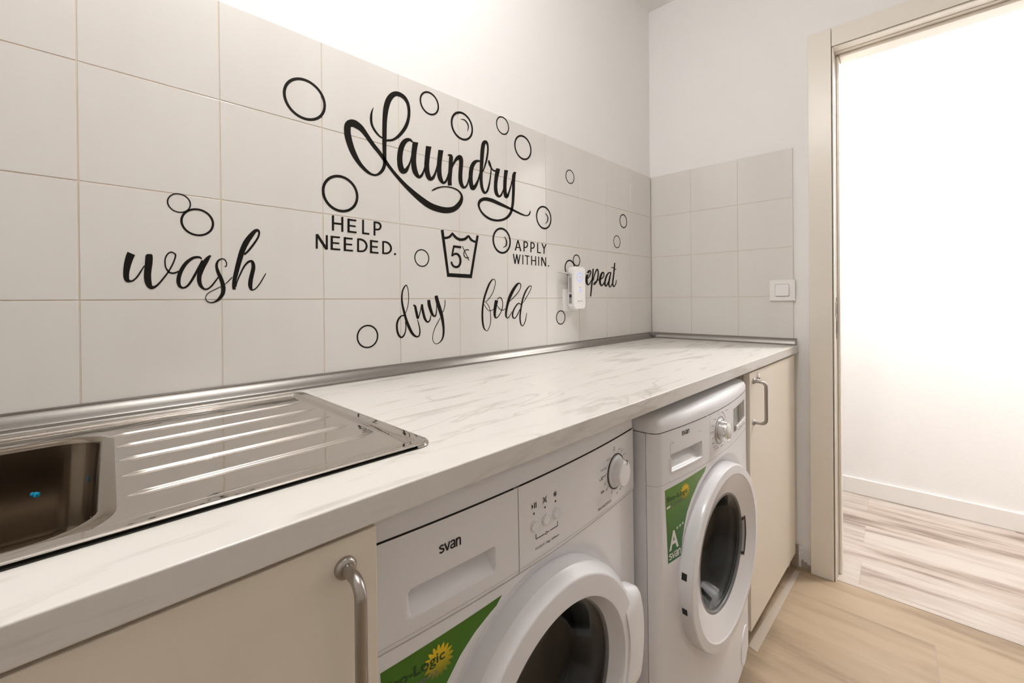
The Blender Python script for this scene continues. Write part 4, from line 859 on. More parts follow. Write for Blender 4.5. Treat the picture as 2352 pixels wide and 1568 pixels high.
    '-12211 14585 -12232 14584 14 42 8 42 13 42 7 42 14 42 7 42 14 42 9 43 17 40 12 43 21 41 15 43 22 42 17 45 25 41 19 44 24 38 19 42 24 33 19 38 23 28 19 34 23 23 19 32 22 20 20 30 22 17 19 26 18 14 20 22 16 11 20 21 11 7 24 20 3 2 29 18 -7 -3 37 15 -19 -2 46 4 -12 3 36 -12 -1 -1 22 -18 4 -7 14 -20 5 -12 10 -22 5 -13 8 -23 3 -16 5 -25 2 -18 2 -27 1 -22 0 -28 0 -27 -1 -30 0 -30 -2 -33 -2 -34 -3 -38 -4 -39 -5 -42 -4 -43 -5 -44 -5 -44 -6 -44 -3 -43 -4 -42 -4 -42 -4 -42 -4 -42 -4 -42 -4 -43 -3 -41 -2 -42 -2 -39 0 -40 -1 -36 1 -38 1 -34 3 -36 3 -33 5 -35 4 -31 7 -32 4 -28 9 -31 5 -25 11 -27 6 -22 14 -26 8 -21 16 -22 7 -19 17 -19 8 -15 18 -16 7 -12 21 -13 5 -8 23 -8 4 -6 25 -3 3 -4 25 0 4 -3 24 5 4 -2 24 8 4 0 22 12 7 2 20 14 9 5 18 16 10 8 15 18 12 10 14 19 12 13 13 21 12 15 12 23 13 18 10 25 12 21 10 28 12 25 8 33 12 29 6 35 12 34 6 37 11 37 5 38 12 38 6 36 11 37',
    '-11076 15244 -11086 15196 -21 1 -24 -5 -20 1 -23 -5 -24 1 -20 -4 -28 -1 -16 -6 -31 -6 -16 -8 -31 -9 -18 -11 -32 -11 -18 -13 -34 -15 -16 -14 -36 -21 -14 -14 -34 -27 -12 -15 -30 -31 -15 -20 -27 -33 -16 -24 -24 -36 -16 -27 -22 -38 -15 -29 -18 -40 -13 -29 -16 -42 -11 -32 -11 -43 -10 -36 -9 -43 -8 -38 -7 -42 -7 -40 -6 -41 -6 -38 -5 -40 -5 -38 -4 -41 -4 -37 -3 -40 -2 -37 -1 -39 -1 -36 1 -38 0 -35 1 -37 2 -34 4 -37 3 -33 4 -35 4 -32 7 -35 5 -29 7 -31 7 -26 9 -29 8 -23 10 -29 11 -21 12 -28 10 -16 19 -25 7 -7 34 -22 -8 4 61 -3 -32 0 51 20 -20 -8 31 24 3 -1 21 23 12 7 18 23 16 12 17 25 17 14 17 29 18 20 16 30 20 24 15 31 20 27 14 32 19 28 14 32 19 29 14 34 18 31 13 35 18 33 13 36 17 33 11 36 15 34 9 37 15 34 8 37 13 36 7 37 12 37 7 37 13 37 7 36 13 37',
    '-10955 14916 -10989 14918 18 37 13 37 18 37 13 37 18 37 13 37 18 39 13 38 18 41 14 41 18 43 14 42 19 44 15 44 18 47 14 45 17 49 14 47 16 51 14 49 14 56 13 55 12 60 14 58 12 61 12 60 9 59 11 58 6 53 6 50 3 48 3 45 1 45 -1 42 -2 41 -2 37 -3 36 -6 33 -5 33 -9 25 -8 28 -12 19 -11 26 -14 12 -15 21 -15 7 -19 17 -11 1 -27 11 -5 -2 -35 2 3 -3 -41 -8 5 -1 -42 -21 6 1 -37 -30 3 0 -28 -35 -2 -7 -19 -38 -7 -18 -14 -40 -9 -29 -11 -42 -10 -37 -10 -44 -9 -40 -8 -44 -8 -42 -8 -46 -7 -42 -6 -48 -6 -46 -4 -49 -6 -49 -4 -49 -5 -49 -4 -48 -6 -48 -4 -47 -5 -48 -3 -47 -6 -47 -3 -47 -5 -47 -3 -47 -4 -47 -3 -46 -5 -48 -2 -47 -5 -47 -3 -46 -5 -47 -3 -47 -5 -47 -2 -47 -4 -47 -2 -47 -4 -47 -2 -47 -4 -47 -1 -47 -3 -48 -1 -48 -3 -47 0 -46 -2 -46 1 -44 -1 -43 1 -42 0 -41 1 -40 0 -39 3 -38 2 -38 3 -38 2 -35 5 -35 3 -34 6 -34 5 -32 7 -32 4 -30 9 -31 6 -29 9 -29 7 -26 11 -27 8 -24 13 -25 8 -22 14 -24 11 -21 15 -21 10 -18 16 -18 11 -15 17 -15 9 -11 18 -12 5 -5 23 -7 2 -3 26 -2 -1 -1 27 5 -1 -1 24 9 3 0 21 12 8 4 21 15 10 7 21 19 12 10 19 21 13 13 17 25 13 17 15 29 13 23 14 31 14 27 13 34 13 31 12 35 14 34 11 37 13 36 11 38 13 36 10 40 13 39 9 42 12 41 9 44 12 43 8 44 11 44 9 48 11 47 9 51 11 51 8 52 9 52 6 50 9 49 6 44 7 43 3 37 4 37 1 33 2 32 0 30 1 29 0 29 1 29 0 30 1 30',
    '-10748 15331 -10718 15344 -2 -13 10 -8 -3 -12 10 -7 -2 -12 9 -7 -1 -14 10 -9 1 -15 9 -11 3 -17 9 -14 5 -19 9 -18 7 -19 8 -18 9 -20 8 -18 10 -18 8 -17 11 -17 7 -17 12 -15 6 -16 14 -14 5 -17 15 -14 7 -16 16 -14 9 -15 15 -13 11 -14 17 -14 13 -15 17 -14 13 -13 19 -12 15 -11 21 -11 14 -7 23 -7 15 -3 24 -4 18 0 23 -2 21 2 21 -2 23 3 20 -2 23 1',
    '-10405 15150 -10241 15162 -8 -21 -4 -21 -7 -20 -3 -20 -7 -20 -3 -20 -7 -23 -5 -23 -7 -25 -6 -26 -7 -28 -9 -30 -8 -32 -11 -33 -8 -34 -11 -33 -7 -37 -11 -35 -7 -38 -11 -36 -7 -40 -9 -38 -6 -42 -10 -41 -6 -43 -9 -42 -5 -43 -8 -42 -4 -41 -6 -39 -3 -38 -4 -37 -3 -38 -3 -36 -2 -38 -1 -35 -1 -36 0 -33 2 -36 1 -32 3 -35 3 -32 4 -35 4 -31 7 -34 5 -30 9 -32 6 -26 13 -29 6 -22 18 -26 8 -19 21 -22 9 -18 24 -18 10 -16 25 -14 10 -13 25 -10 8 -8 27 -7 6 -4 30 -1 2 -1 30 4 2 -1 29 11 4 1 25 15 8 2 22 18 11 7 19 21 15 12 18 22 16 16 16 25 17 20 15 26 17 21 13 28 17 25 13 31 16 27 12 32 17 30 11 33 16 33 11 35 15 33 10 37 14 36 10 38 13 37 10 40 13 40 10 39 13 39 10 39 13 40',
    '-10044 15172 -9867 15188 -4 -26 -8 -27 -4 -25 -8 -25 -4 -26 -7 -26 -5 -29 -8 -27 -4 -33 -7 -32 -6 -37 -7 -37 -5 -41 -8 -40 -5 -43 -8 -43 -5 -45 -7 -43 -5 -44 -6 -44 -3 -46 -5 -44 -3 -46 -4 -46 -2 -47 -4 -46 -2 -46 -2 -45 -1 -43 -1 -42 -1 -40 0 -39 0 -40 2 -37 0 -38 3 -35 1 -36 4 -32 4 -34 5 -30 6 -33 6 -28 8 -32 8 -28 9 -30 8 -24 12 -27 8 -17 18 -23 2 -6 34 -18 -12 4 56 -1 -32 0 46 19 -21 -10 26 22 1 -3 18 23 9 5 14 24 12 12 12 27 16 19 11 30 17 26 12 33 18 30 12 35 19 33 15 39 19 38 16 44 21 43 17 47 20 46 16 47 20 46 15 46 18 45 11 44 15 43 10 44 15 43 10 43 13 43 8 44 13 43 10 43 14 43',
    '-9487 15192 -9492 15170 -13 6 -20 -9 -13 9 -21 -8 -22 6 -11 -8 -42 -6 10 -2 -42 -25 16 4 -25 -29 3 -5 -17 -29 -2 -16 -13 -30 -4 -22 -9 -33 -4 -27 -8 -35 -5 -31 -5 -38 -4 -34 -2 -41 -5 -39 0 -43 -5 -42 1 -45 -5 -45 0 -45 -3 -46 0 -47 -3 -47 1 -50 -1 -49 1 -50 -1 -51 1 -50 -2 -52 0 -49 -2 -51 -2 -50 -4 -52 -3 -51 -3 -52 -3 -50 -5 -52 -3 -50 -4 -50 -4 -47 -5 -48 -3 -45 -4 -45 -4 -43 -5 -44 -3 -41 -5 -43 -4 -40 -6 -41 -5 -37 -6 -40 -6 -36 -7 -38 -6 -34 -9 -36 -7 -33 -8 -35 -8 -32 -10 -34 -9 -31 -10 -33 -9 -32 -9 -32 -10 -29 -9 -31 -11 -28 -11 -33 -12 -27 -13 -33 -15 -26 -19 -33 -19 -28 -22 -34 -21 -29 -25 -34 -23 -28 -28 -34 -26 -26 -32 -33 -27 -25 -35 -31 -30 -24 -39 -28 -33 -24 -41 -27 -35 -22 -45 -26 -38 -21 -46 -23 -39 -18 -48 -21 -42 -17 -50 -18 -44 -15 -52 -17 -47 -14 -53 -14 -47 -11 -55 -12 -48 -8 -54 -9 -49 -7 -56 -6 -52 -4 -57 -5 -51 -1 -57 -2 -51 0 -56 1 -48 3 -55 4 -46 6 -52 7 -45 9 -51 11 -45 10 -49 13 -43 13 -47 15 -42 15 -44 17 -40 16 -43 20 -40 19 -42 22 -37 21 -39 24 -36 22 -36 25 -31 23 -33 27 -27 24 -29 28 -26 26 -26 30 -22 27 -23 30 -18 27 -19 29 -14 25 -16 28 -9 23 -13 25 -4 21 -10 25 0 19 -7 24 3 19 -3 25 5 18 0 25 8 17 4 26 11 17 8 27 13 16 11 27 15 15 15 27 13 12 19 25 14 11 23 23 16 11 26 21 17 10 29 19 19 9 31 17 20 8 32 15 20 7 33 12 22 6 34 11 23 4 36 8 26 4 38 6 31 3 41 5 37 1 45 2 42 1 49 1 44 -2 50 -1 47 -2 53 -2 46 -4 53 -5 47 -6 54 -7 50 -8 54 -10 52 -9 54 -11 55 -10 53 -12 57 -10 55 -11 59 -9 57 -12 61 -9 59 -13 62 -9 60 -13 62 -9 61 -13 61 -9 58 -13 58 -8 56 -13 57 -9 55 -13 57 -8 55 -12 56 -9 55 -13 57 -10 55 -13 58 -11 58 -13 59 -13 60 -13 60 -12 59 -13 57 -13 58 -13 56 -11 54 -11 52 -10 51 -12 50 -10 50 -11 48 -9 46 -10 47 -8 44 -9 45 -6 41 -8 42 -5 39 -7 41 -2 36 -7 38 -1 34 -5 38 0 31 -2 36 2 29 -1 34 4 29 3 34 5 27 5 33 8 24 7 31 10 21 8 29 14 17 9 25 18 13 10 21 20 13 13 15 21 13 15 13 20 12 17 9 19 11 16 6 19 9 15 2 19 8 15 0 17 7 15 -2 16 8 17 0 16 7 17',
  ],
  'wash': [
    '-19232 11775 -19131 11724 -5 -17 -6 -18 -5 -17 -6 -18 -6 -19 -6 -16 -6 -21 -6 -16 -5 -24 -5 -18 -5 -25 -6 -21 -5 -27 -7 -24 -5 -29 -6 -25 -4 -28 -7 -25 -3 -27 -5 -24 -3 -26 -5 -22 -2 -26 -4 -23 -2 -25 -4 -21 -1 -24 -3 -21 -1 -22 -3 -20 -1 -22 -2 -19 0 -22 -1 -19 0 -21 -1 -16 1 -20 0 -14 3 -19 0 -12 3 -18 0 -9 5 -16 0 -7 7 -14 1 -6 7 -13 0 -5 10 -10 0 -4 11 -8 0 -5 11 -3 1 -6 12 -1 3 -6 10 2 4 -6 9 2 5 -4 9 2 6 -2 8 2 6 -1 9 3 6 1 10 6 6 3 9 7 8 6 11 10 9 8 10 12 9 10 11 14 10 13 12 15 11 14 11 18 10 17 12 20 11 19 12 24 12 22 12 24 12 24 11 24 11 23 11 23 11 22 9 21 11 20 9 19 9 19 8 20 9 18 8 19 9 18 8 19 10 18',
    '-18972 11752 -18913 11758 -4 -6 4 -4 -4 -5 5 -3 -5 -3 4 -6 -3 -6 4 -9 -4 -11 2 -13 -2 -18 1 -18 -2 -23 1 -24 -1 -25 -1 -26 -2 -25 -1 -27 -1 -23 -2 -27 -2 -22 -2 -26 -2 -22 -3 -25 -2 -24 -3 -24 -2 -24 -3 -23 -2 -25 -3 -22 -2 -24 -2 -24 -2 -25 -2 -23 -1 -25 -2 -23 -1 -25 -1 -22 -1 -25 -1 -20 0 -24 0 -21 1 -24 1 -20 1 -24 0 -19 2 -23 1 -18 4 -23 1 -16 5 -21 1 -16 6 -21 2 -15 7 -20 1 -15 8 -18 2 -12 10 -17 1 -9 11 -13 1 -8 12 -11 0 -6 14 -8 1 -6 14 -4 1 -5 14 0 2 -4 14 3 5 -3 12 6 6 -1 12 8 9 2 12 10 9 3 11 10 10 6 11 12 10 8 11 13 11 10 11 15 10 13 11 16 12 14 12 17 11 16 12 19 13 18 14 20 13 20 13 22 13 21 13 23 14 22 13 21 13 21 13 20 12 20 12 20 13 20 12 21 12 19 12 22 12 21 13 24 12 23 13 27 13 26 13 29 13 29 13 30 13 30 13 30 12 29 11 28 11 26 9 25 8 25 8 25 8 23 7 23 7 23 6 21 5 20 5 19 5 19 4 18 4 16 3 15 3 15 3 15 2 12 1 14 1 10 -1 13 0 7 -3 13 -1 6 -6 9 -2 4 -7 7 -4 5 -7 5 -4 5 -7 5 -6 4 -7 5 -7 5 -9 5 -8 4 -10 5 -8 3 -10 3 -7 2 -12 -1 -7 -1 -11 -3 -7 -3 -11 -7 -9 -4 -11 -8 -9 -7 -11 -10 -8 -8 -9 -12 -8 -10 -9 -14 -7 -11 -8 -15 -7 -13 -7 -16 -6 -15 -7 -18 -6 -15 -5 -17 -5 -15 -4 -17 -3 -15 -2 -18 -2 -15 -2 -18 -2 -16 -1 -18 0 -17 0 -18 0 -17 1 -19 0 -19 1 -21 1 -19 2 -20 2 -19 4 -21 3 -18 4 -19 4 -17 7 -19 6 -15 8 -19 8 -16 8 -17 9 -15 10 -15 9 -13 10 -14 8 -11 10 -10 8 -7 10 -8 7 -6 11 -5 8 -3 11 -3 8 -3 11 -2 9 -2 13 0 9 0 13 2 11 2 13 3 11 3 12 4 11 4 11 5 10 4 11 6 9 4 9 7 8 4 9 7 8 6 8 7 9 6 8 7 8 5',
    '-18162 11719 -18174 11704 -5 8 -7 5 -4 8 -6 5 -5 9 -6 5 -7 8 -6 3 -10 7 -5 1 -10 5 -7 1 -10 2 -8 1 -12 2 -9 0 -13 0 -9 -1 -13 -2 -10 -2 -13 -2 -12 -4 -14 -3 -12 -4 -16 -5 -12 -5 -18 -7 -13 -8 -18 -11 -13 -10 -19 -14 -15 -14 -20 -17 -17 -17 -20 -19 -17 -19 -21 -21 -16 -21 -19 -22 -15 -20 -17 -25 -14 -22 -17 -26 -14 -24 -15 -27 -12 -26 -14 -28 -12 -25 -12 -27 -11 -25 -12 -26 -9 -24 -10 -27 -8 -23 -9 -27 -7 -24 -7 -26 -6 -23 -7 -26 -5 -22 -4 -26 -4 -22 -4 -25 -3 -20 -2 -25 -2 -21 -1 -24 -1 -18 1 -23 -1 -17 2 -21 0 -16 5 -21 1 -15 6 -19 1 -13 8 -18 2 -11 9 -15 3 -10 12 -12 3 -9 13 -10 5 -9 13 -6 7 -7 14 -4 7 -6 14 -1 8 -3 14 2 8 0 13 3 10 3 14 6 10 6 14 9 10 8 14 11 10 10 14 15 11 12 13 16 10 15 13 19 11 18 12 20 12 20 13 21 11 20 13 23 12 23 13 25 11 24 13 26 12 26 12 27 11 26 13 27 12 27 12 27 13 27 13 28 12 27 12 28 12 28 12 29 13 29 12 30 12 28 12 30 13 30 12 32 13 30 12 32 14 31 12 32 13 31 12 31 13 30',
    '-18018 11787 -18017 11770 -4 3 -7 -4 -4 4 -5 -3 -8 3 -2 -3 -12 -1 0 -3 -13 -7 -2 -5 -13 -11 -4 -12 -14 -13 -6 -16 -14 -15 -7 -19 -14 -17 -7 -20 -13 -17 -8 -20 -13 -19 -9 -19 -12 -21 -9 -21 -13 -22 -10 -21 -11 -22 -10 -21 -11 -23 -8 -20 -9 -22 -8 -19 -8 -22 -7 -19 -8 -22 -7 -19 -6 -22 -7 -19 -6 -22 -6 -20 -6 -21 -7 -19 -5 -22 -6 -19 -5 -22 -6 -19 -4 -23 -4 -17 -3 -24 -4 -17 -1 -23 -2 -18 -1 -23 -2 -18 1 -23 -1 -18 1 -23 0 -17 3 -21 0 -17 4 -21 2 -17 5 -20 1 -17 7 -20 3 -15 8 -20 3 -15 9 -17 4 -14 11 -17 5 -14 13 -15 6 -14 14 -13 8 -14 14 -11 8 -11 14 -8 8 -8 14 -5 7 -5 14 -1 9 -3 14 0 8 0 13 4 10 2 14 6 10 3 14 8 11 7 13 11 11 9 14 13 12 11 13 14 12 14 14 16 13 14 13 18 12 17 14 21 13 19 13 21 13 20 13 21 13 21 11 19 12 18 11 18 11 17 9 16 11 15 9 16 9 15 9 15 10 15 9 16 10 15',
    '-17789 11567 -17801 11595 5 5 7 3 5 4 7 2 7 6 5 2 7 7 4 2 5 10 3 4 3 11 2 6 2 12 1 9 1 13 1 11 -1 13 -1 10 -2 13 -2 11 -3 14 -3 12 -5 15 -4 14 -7 15 -6 13 -7 14 -6 11 -9 11 -7 9 -10 8 -7 6 -10 6 -8 4 -12 4 -9 2 -11 1 -9 1 -12 0 -9 -1 -13 -3 -9 -4 -13 -5 -10 -6 -13 -7 -9 -8 -13 -9 -9 -9 -12 -10 -7 -9 -10 -12 -6 -10 -9 -14 -5 -11 -8 -15 -5 -13 -7 -16 -3 -12 -5 -16 -3 -13 -4 -17 -1 -12 -3 -17 -1 -13 -1 -17 0 -13 0 -19 1 -13 1 -19 2 -15 3 -21 4 -17 4 -22 5 -18 4 -22 6 -19 6 -22 7 -20 6 -23 7 -21 7 -23 8 -21 8 -24 9 -21 8 -24 10 -23 8 -23 10 -24 7 -23 9 -24 6 -23 8 -24 6 -23 8 -24 6 -22 7 -25 5 -22 6 -24 4 -21 6 -24 4 -20 4 -24 2 -20 3 -23 2 -18 3 -23 1 -18 1 -23 0 -17 -1 -22 -1 -16 -1 -22 -1 -16 -3 -21 -2 -14 -4 -22 -3 -15 -6 -21 -5 -14 -8 -21 -6 -17 -11 -21 -8 -18 -13 -21 -9 -18 -13 -20 -10 -18 -15 -17 -10 -16 -14 -16 -9 -15 -15 -14 -10 -14 -15 -12 -11 -13 -15 -10 -11 -11 -16 -9 -11 -10 -16 -7 -13 -9 -16 -7 -14 -7 -16 -5 -14 -5 -17 -3 -14 -4 -16 -2 -13 -1 -15 0 -12 1 -14 3 -11 4 -14 6 -11 6 -12 7 -10 7 -11 8 -9 7 -10 8 -7 8 -8 9 -6 8 -7 11 -5 9 -6 11 -4 9 -4 13 -2 11 -2 13 0 13 0 16 2 15 2 16 3 15 3 17 5 15 5 17 6 13 7 16 7 12 9 13 10 11 11 13 12 11 13 12 13 11 13 11 13 11 14 11 15 10 15 11 17 11 17 10 17 10 18 11 18 10 18 10 18 10 17 10 17 11 17 11 17 10 17 10 17 11 17 11 17 11 18 10 18 10 17 11',
    '-17795 11221 -17802 11231 10 10 9 10 9 9 9 10 10 9 9 10 10 11 9 11 12 13 12 14 14 16 13 16 16 18 15 19 16 20 17 20 17 20 16 20 16 19 16 20',
    '-17446 11836 -17468 11864 15 16 14 17 15 15 15 15 15 16 14 16 16 18 15 17 17 22 15 21 19 25 18 24 20 29 19 28 20 30 19 29 20 31 20 31 18 30 18 29 18 29 17 29 17 31 18 29 17 30 17 29 15 30 14 27 13 27 12 25 9 27 8 23 8 24 7 22 5 24 5 19 3 21 2 18 2 19 1 14 -1 19 -2 10 -3 17 -3 8 -7 15 -4 5 -9 13 -4 2 -13 9 -2 -1 -15 4 -2 -2 -16 0 -4 -3 -17 -5 -5 -4 -17 -8 -7 -7 -17 -11 -7 -9 -17 -15 -9 -12 -17 -18 -10 -16 -17 -19 -12 -20 -17 -22 -13 -22 -18 -23 -14 -25 -19 -25 -15 -27 -20 -29 -16 -29 -20 -31 -17 -30 -21 -33 -15 -31 -19 -35 -15 -31 -17 -36 -14 -32 -15 -38 -15 -34 -15 -38 -14 -35 -13 -39 -13 -36 -12 -38 -13 -34 -12 -37 -11 -34 -9 -37 -10 -34 -9 -36 -9 -34 -8 -36 -9 -35 -9 -35 -9 -35 -8 -36 -10 -35 -8 -36 -9 -35 -7 -35 -9 -35 -7 -35 -8 -35 -8 -35 -9 -34 -6 -33 -8 -33 -7 -34 -8 -33 -7 -32 -8 -32 -6 -32 -7 -31 -6 -31 -7 -30 -5 -29 -7 -28 -4 -29 -6 -28 -4 -28 -6 -26 -4 -26 -5 -25 -2 -25 -4 -22 -2 -23 -3 -20 -2 -21 -2 -19 0 -19 -2 -17 0 -18 -1 -16 0 -17 -1 -15 1 -17 -1 -13 2 -15 0 -12 3 -13 0 -12 2 -12 0 -12 3 -12 0 -14',
    '-17600 11176 -17611 11177 3 18 0 18 2 16 0 16 3 17 0 18 3 18 2 20 6 21 5 25 9 27 8 28 11 31 10 33 13 34 13 34 13 34 12 35 14 33 13 33 14 33 13 34 14 35 14 35 14 34 14 35 15 31 14 33 14 27 14 30 14 24 14 26 14 21 15 24 14 18 14 21 14 15 14 19 13 12 15 16 11 8 16 14 12 7 17 10 11 3 16 7 8 1 17 5 4 -1 17 0 0 -2 17 -6 0 -4 13 -12 1 -7 11 -14 1 -9 7 -16 1 -12 6 -16 2 -13 5 -18 1 -15 3 -20 0 -17 2 -22 0 -17 1 -24 -2 -19 -1 -25 -3 -19 -3 -26 -5 -22 -5 -27 -6 -25 -5 -26 -6 -25 -6 -26 -6 -26 -5 -24 -6 -24 -5 -25 -5 -25 -5 -26 -6 -25 -5 -24 -5 -26 -4 -23 -4 -25 -4 -23 -4 -24 -3 -22 -3 -24 -2 -21 -2 -24 -2 -21 -1 -23 -2 -19 1 -22 -1 -16 3 -21 -1 -16 4 -20 0 -16 6 -18 -1 -14 7 -17 1 -11 8 -15 0 -9 10 -12 0 -6 12 -8 0 -6 13 -5 1 -5 13 0 3 -4 13 3 5 -2 12 5 8 1 12 7 10 5 14 10 12 7 13 11 12 10 14 14 12 13 14 17 14 15 15 20 14 19 15 22 14 21 15 23 15 23 15 24 15 24 16 27 15 26 16 31 16 29 15 30 16 31 15 29 14 28 12 24 13 24 9 19 10 18 7 15 7 14 6 13 7 12 5 12 6 12 6 13 7 13',
  ],
  'dry': [
    '-13737 10536 -13751 10541 10 23 10 24 12 23 10 23 11 22 10 23 11 25 10 24 10 27 8 26 9 31 9 30 8 33 8 33 8 35 8 34 7 35 7 35 6 33 6 32 4 32 4 31 2 30 2 30 2 31 2 30 1 30 1 30 0 32 0 32 -1 33 -1 33 -2 35 -2 34 -2 35 -2 35 -4 34 -4 33 -4 30 -4 29 -6 29 -6 28 -6 26 -6 25 -8 24 -8 23 -7 21 -8 20 -7 18 -7 16 -6 13 -6 12 -6 10 -5 7 -8 9 -3 2 -12 4 0 0 -14 -1 -2 -1 -14 -6 -5 -4 -13 -10 -9 -7 -13 -12 -9 -12 -13 -14 -11 -13 -13 -16 -9 -15 -11 -18 -10 -16 -12 -19 -10 -19 -12 -22 -10 -20 -11 -23 -9 -22 -9 -24 -7 -21 -7 -24 -5 -22 -5 -26 -4 -24 -4 -26 -3 -25 -4 -27 -3 -26 -3 -27 -1 -26 -2 -27 -2 -27 -2 -28 0 -26 -1 -28 0 -28 0 -29 1 -27 1 -30 2 -28 2 -30 4 -29 3 -32 5 -30 5 -31 5 -30 4 -32 7 -31 6 -30 6 -29 6 -30 8 -28 7 -29 8 -27 7 -28 8 -28 8 -27 9 -27 7 -28 8 -29 7 -27 8 -28 7 -28 7 -28 6 -29 7 -28 8 -28 8 -28 7 -29 8 -28 9 -29 9 -27 8 -29 10 -28 9 -29 10 -28 9 -29 11 -28 10 -30 12 -27 11 -29 12 -28 12 -30 12 -29 12 -30 14 -28 13 -29 13 -28 13 -28 13 -28 14 -28 14 -27 15 -28 13 -28 15 -28 13 -26 15 -27 13 -25 17 -25 14 -23 16 -23 13 -22 18 -21 14 -20 18 -21 14 -18 19 -18 13 -16 20 -17 13 -14 21 -14 13 -12 22 -12 15 -11 22 -8 15 -10 22 -7 14 -7 20 -3 12 -5 19 -2 9 -3 18 3 8 0 16 5 8 1 14 8 7 4 12 10 8 4 10 12 6 8 9 14 7 9 6 16 5 13 5 18 5 14 4 19 4 17 3 21 3 19 1 24 1 22 0 25 1 23 -1 26 -1 25 -3 26 -2 24 -4 26 -3 25 -5 27 -4 26 -7 27 -5 26 -8 27 -6 27 -8 27 -7 26 -8 26 -6 27 -10 27 -8 26 -10 26 -7 27 -11 26 -8 27 -10 26 -8 26',
    '-13793 10487 -13796 10449 -11 0 -13 2 -12 2 -13 2 -15 1 -9 2 -17 -1 -8 0 -18 -6 -10 -4 -19 -9 -13 -8 -20 -11 -15 -11 -21 -14 -16 -15 -20 -16 -15 -15 -18 -19 -12 -16 -15 -21 -12 -18 -13 -22 -11 -20 -12 -25 -10 -22 -10 -25 -9 -22 -8 -25 -7 -22 -6 -26 -5 -22 -4 -26 -3 -23 -2 -27 -2 -24 0 -26 -1 -25 0 -26 1 -24 1 -27 2 -24 3 -27 2 -25 4 -27 5 -25 5 -26 5 -24 6 -25 6 -23 7 -25 7 -21 9 -24 8 -22 10 -23 9 -20 12 -21 9 -17 13 -20 9 -14 16 -16 10 -12 17 -14 10 -11 19 -12 10 -8 21 -7 8 -5 22 -3 6 -2 22 5 7 1 18 9 11 5 18 12 12 8 15 16 13 11 14 17 12 13 11 20 11 16 11 23 12 20 9 25 10 22 7 25 10 23 7 25 8 23 5 26 6 24 5 25 4 24 3 27 3 25 1 26 2 25 1 26 1 25 -2 27 -1 25 -4 26 -2 25 -5 26 -4 25 -5 25 -4 26 -5 26 -3 26',
    '-13515 10726 -13493 10765 11 -7 10 -3 11 -5 12 -3 7 -4 14 -5 3 -4 17 -9 2 -3 15 -15 2 -9 10 -19 2 -13 6 -19 3 -18 5 -20 2 -20 4 -19 4 -21 4 -20 5 -22 6 -21 5 -24 6 -23 5 -24 7 -24 6 -24 6 -24 6 -24 5 -25 6 -26 5 -29 7 -30 4 -30 7 -29 3 -29 9 -26 3 -22 12 -21 0 -7 36 -14 -22 7 22 15 -8 -5 8 15 8 6 6 17 9 13 7 19 10 16 8 21 10 19 9 26 10 25 10 28 10 27 9 29 10 29 8 28 8 26 8 27 8 27 6 28 7 28 7 28 6 27 5 26 6 26 6 21 4 22 5 17 4 17 5 14 2 14 4 11 1 12 5 11 1 11 4 11 1 13',
    '-13269 10762 -13203 10768 1 -22 3 -23 2 -23 4 -23 1 -23 3 -23 2 -24 4 -22 3 -25 4 -24 4 -26 5 -24 5 -26 6 -25 6 -27 6 -26 6 -28 6 -27 7 -28 7 -27 7 -29 7 -30 8 -31 8 -30 9 -31 8 -30 11 -31 9 -28 12 -29 9 -24 14 -25 10 -22 16 -24 11 -21 17 -21 12 -19 18 -19 10 -15 19 -14 9 -10 20 -11 5 -5 22 -4 4 -2 21 1 5 -1 17 6 7 0 15 8 7 2 13 11 9 5 11 13 9 8 10 16 9 11 8 17 10 14 8 19 8 16 6 22 8 19 5 24 7 22 4 26 7 25 4 26 6 25 5 24 7 25',
    '-13059 10881 -12966 10887 1 -26 3 -26 0 -26 4 -27 1 -27 3 -25 2 -29 4 -25 4 -29 5 -25 7 -31 7 -27 10 -32 8 -29 10 -31 8 -30 11 -30 9 -29 12 -28 9 -28 11 -27 9 -27 12 -27 9 -26 12 -26 8 -24 14 -25 9 -22 14 -21 8 -19 16 -19 8 -16 18 -17 9 -14 18 -14 8 -13 18 -10 7 -9 19 -8 5 -5 20 -4 1 -2 20 3 1 -1 16 7 3 1 13 11 5 3 10 14 7 6 7 16 6 10 6 18 7 15 5 21 7 19 5 22 5 20 3 24 5 22 2 26 3 24 0 28 3 27 0 29 2 29 0 28 1 28 -1 25 2 25 0 22 1 21 0 19 1 20 -1 18 1 17 0 18 0 18 -1 18 1 18',
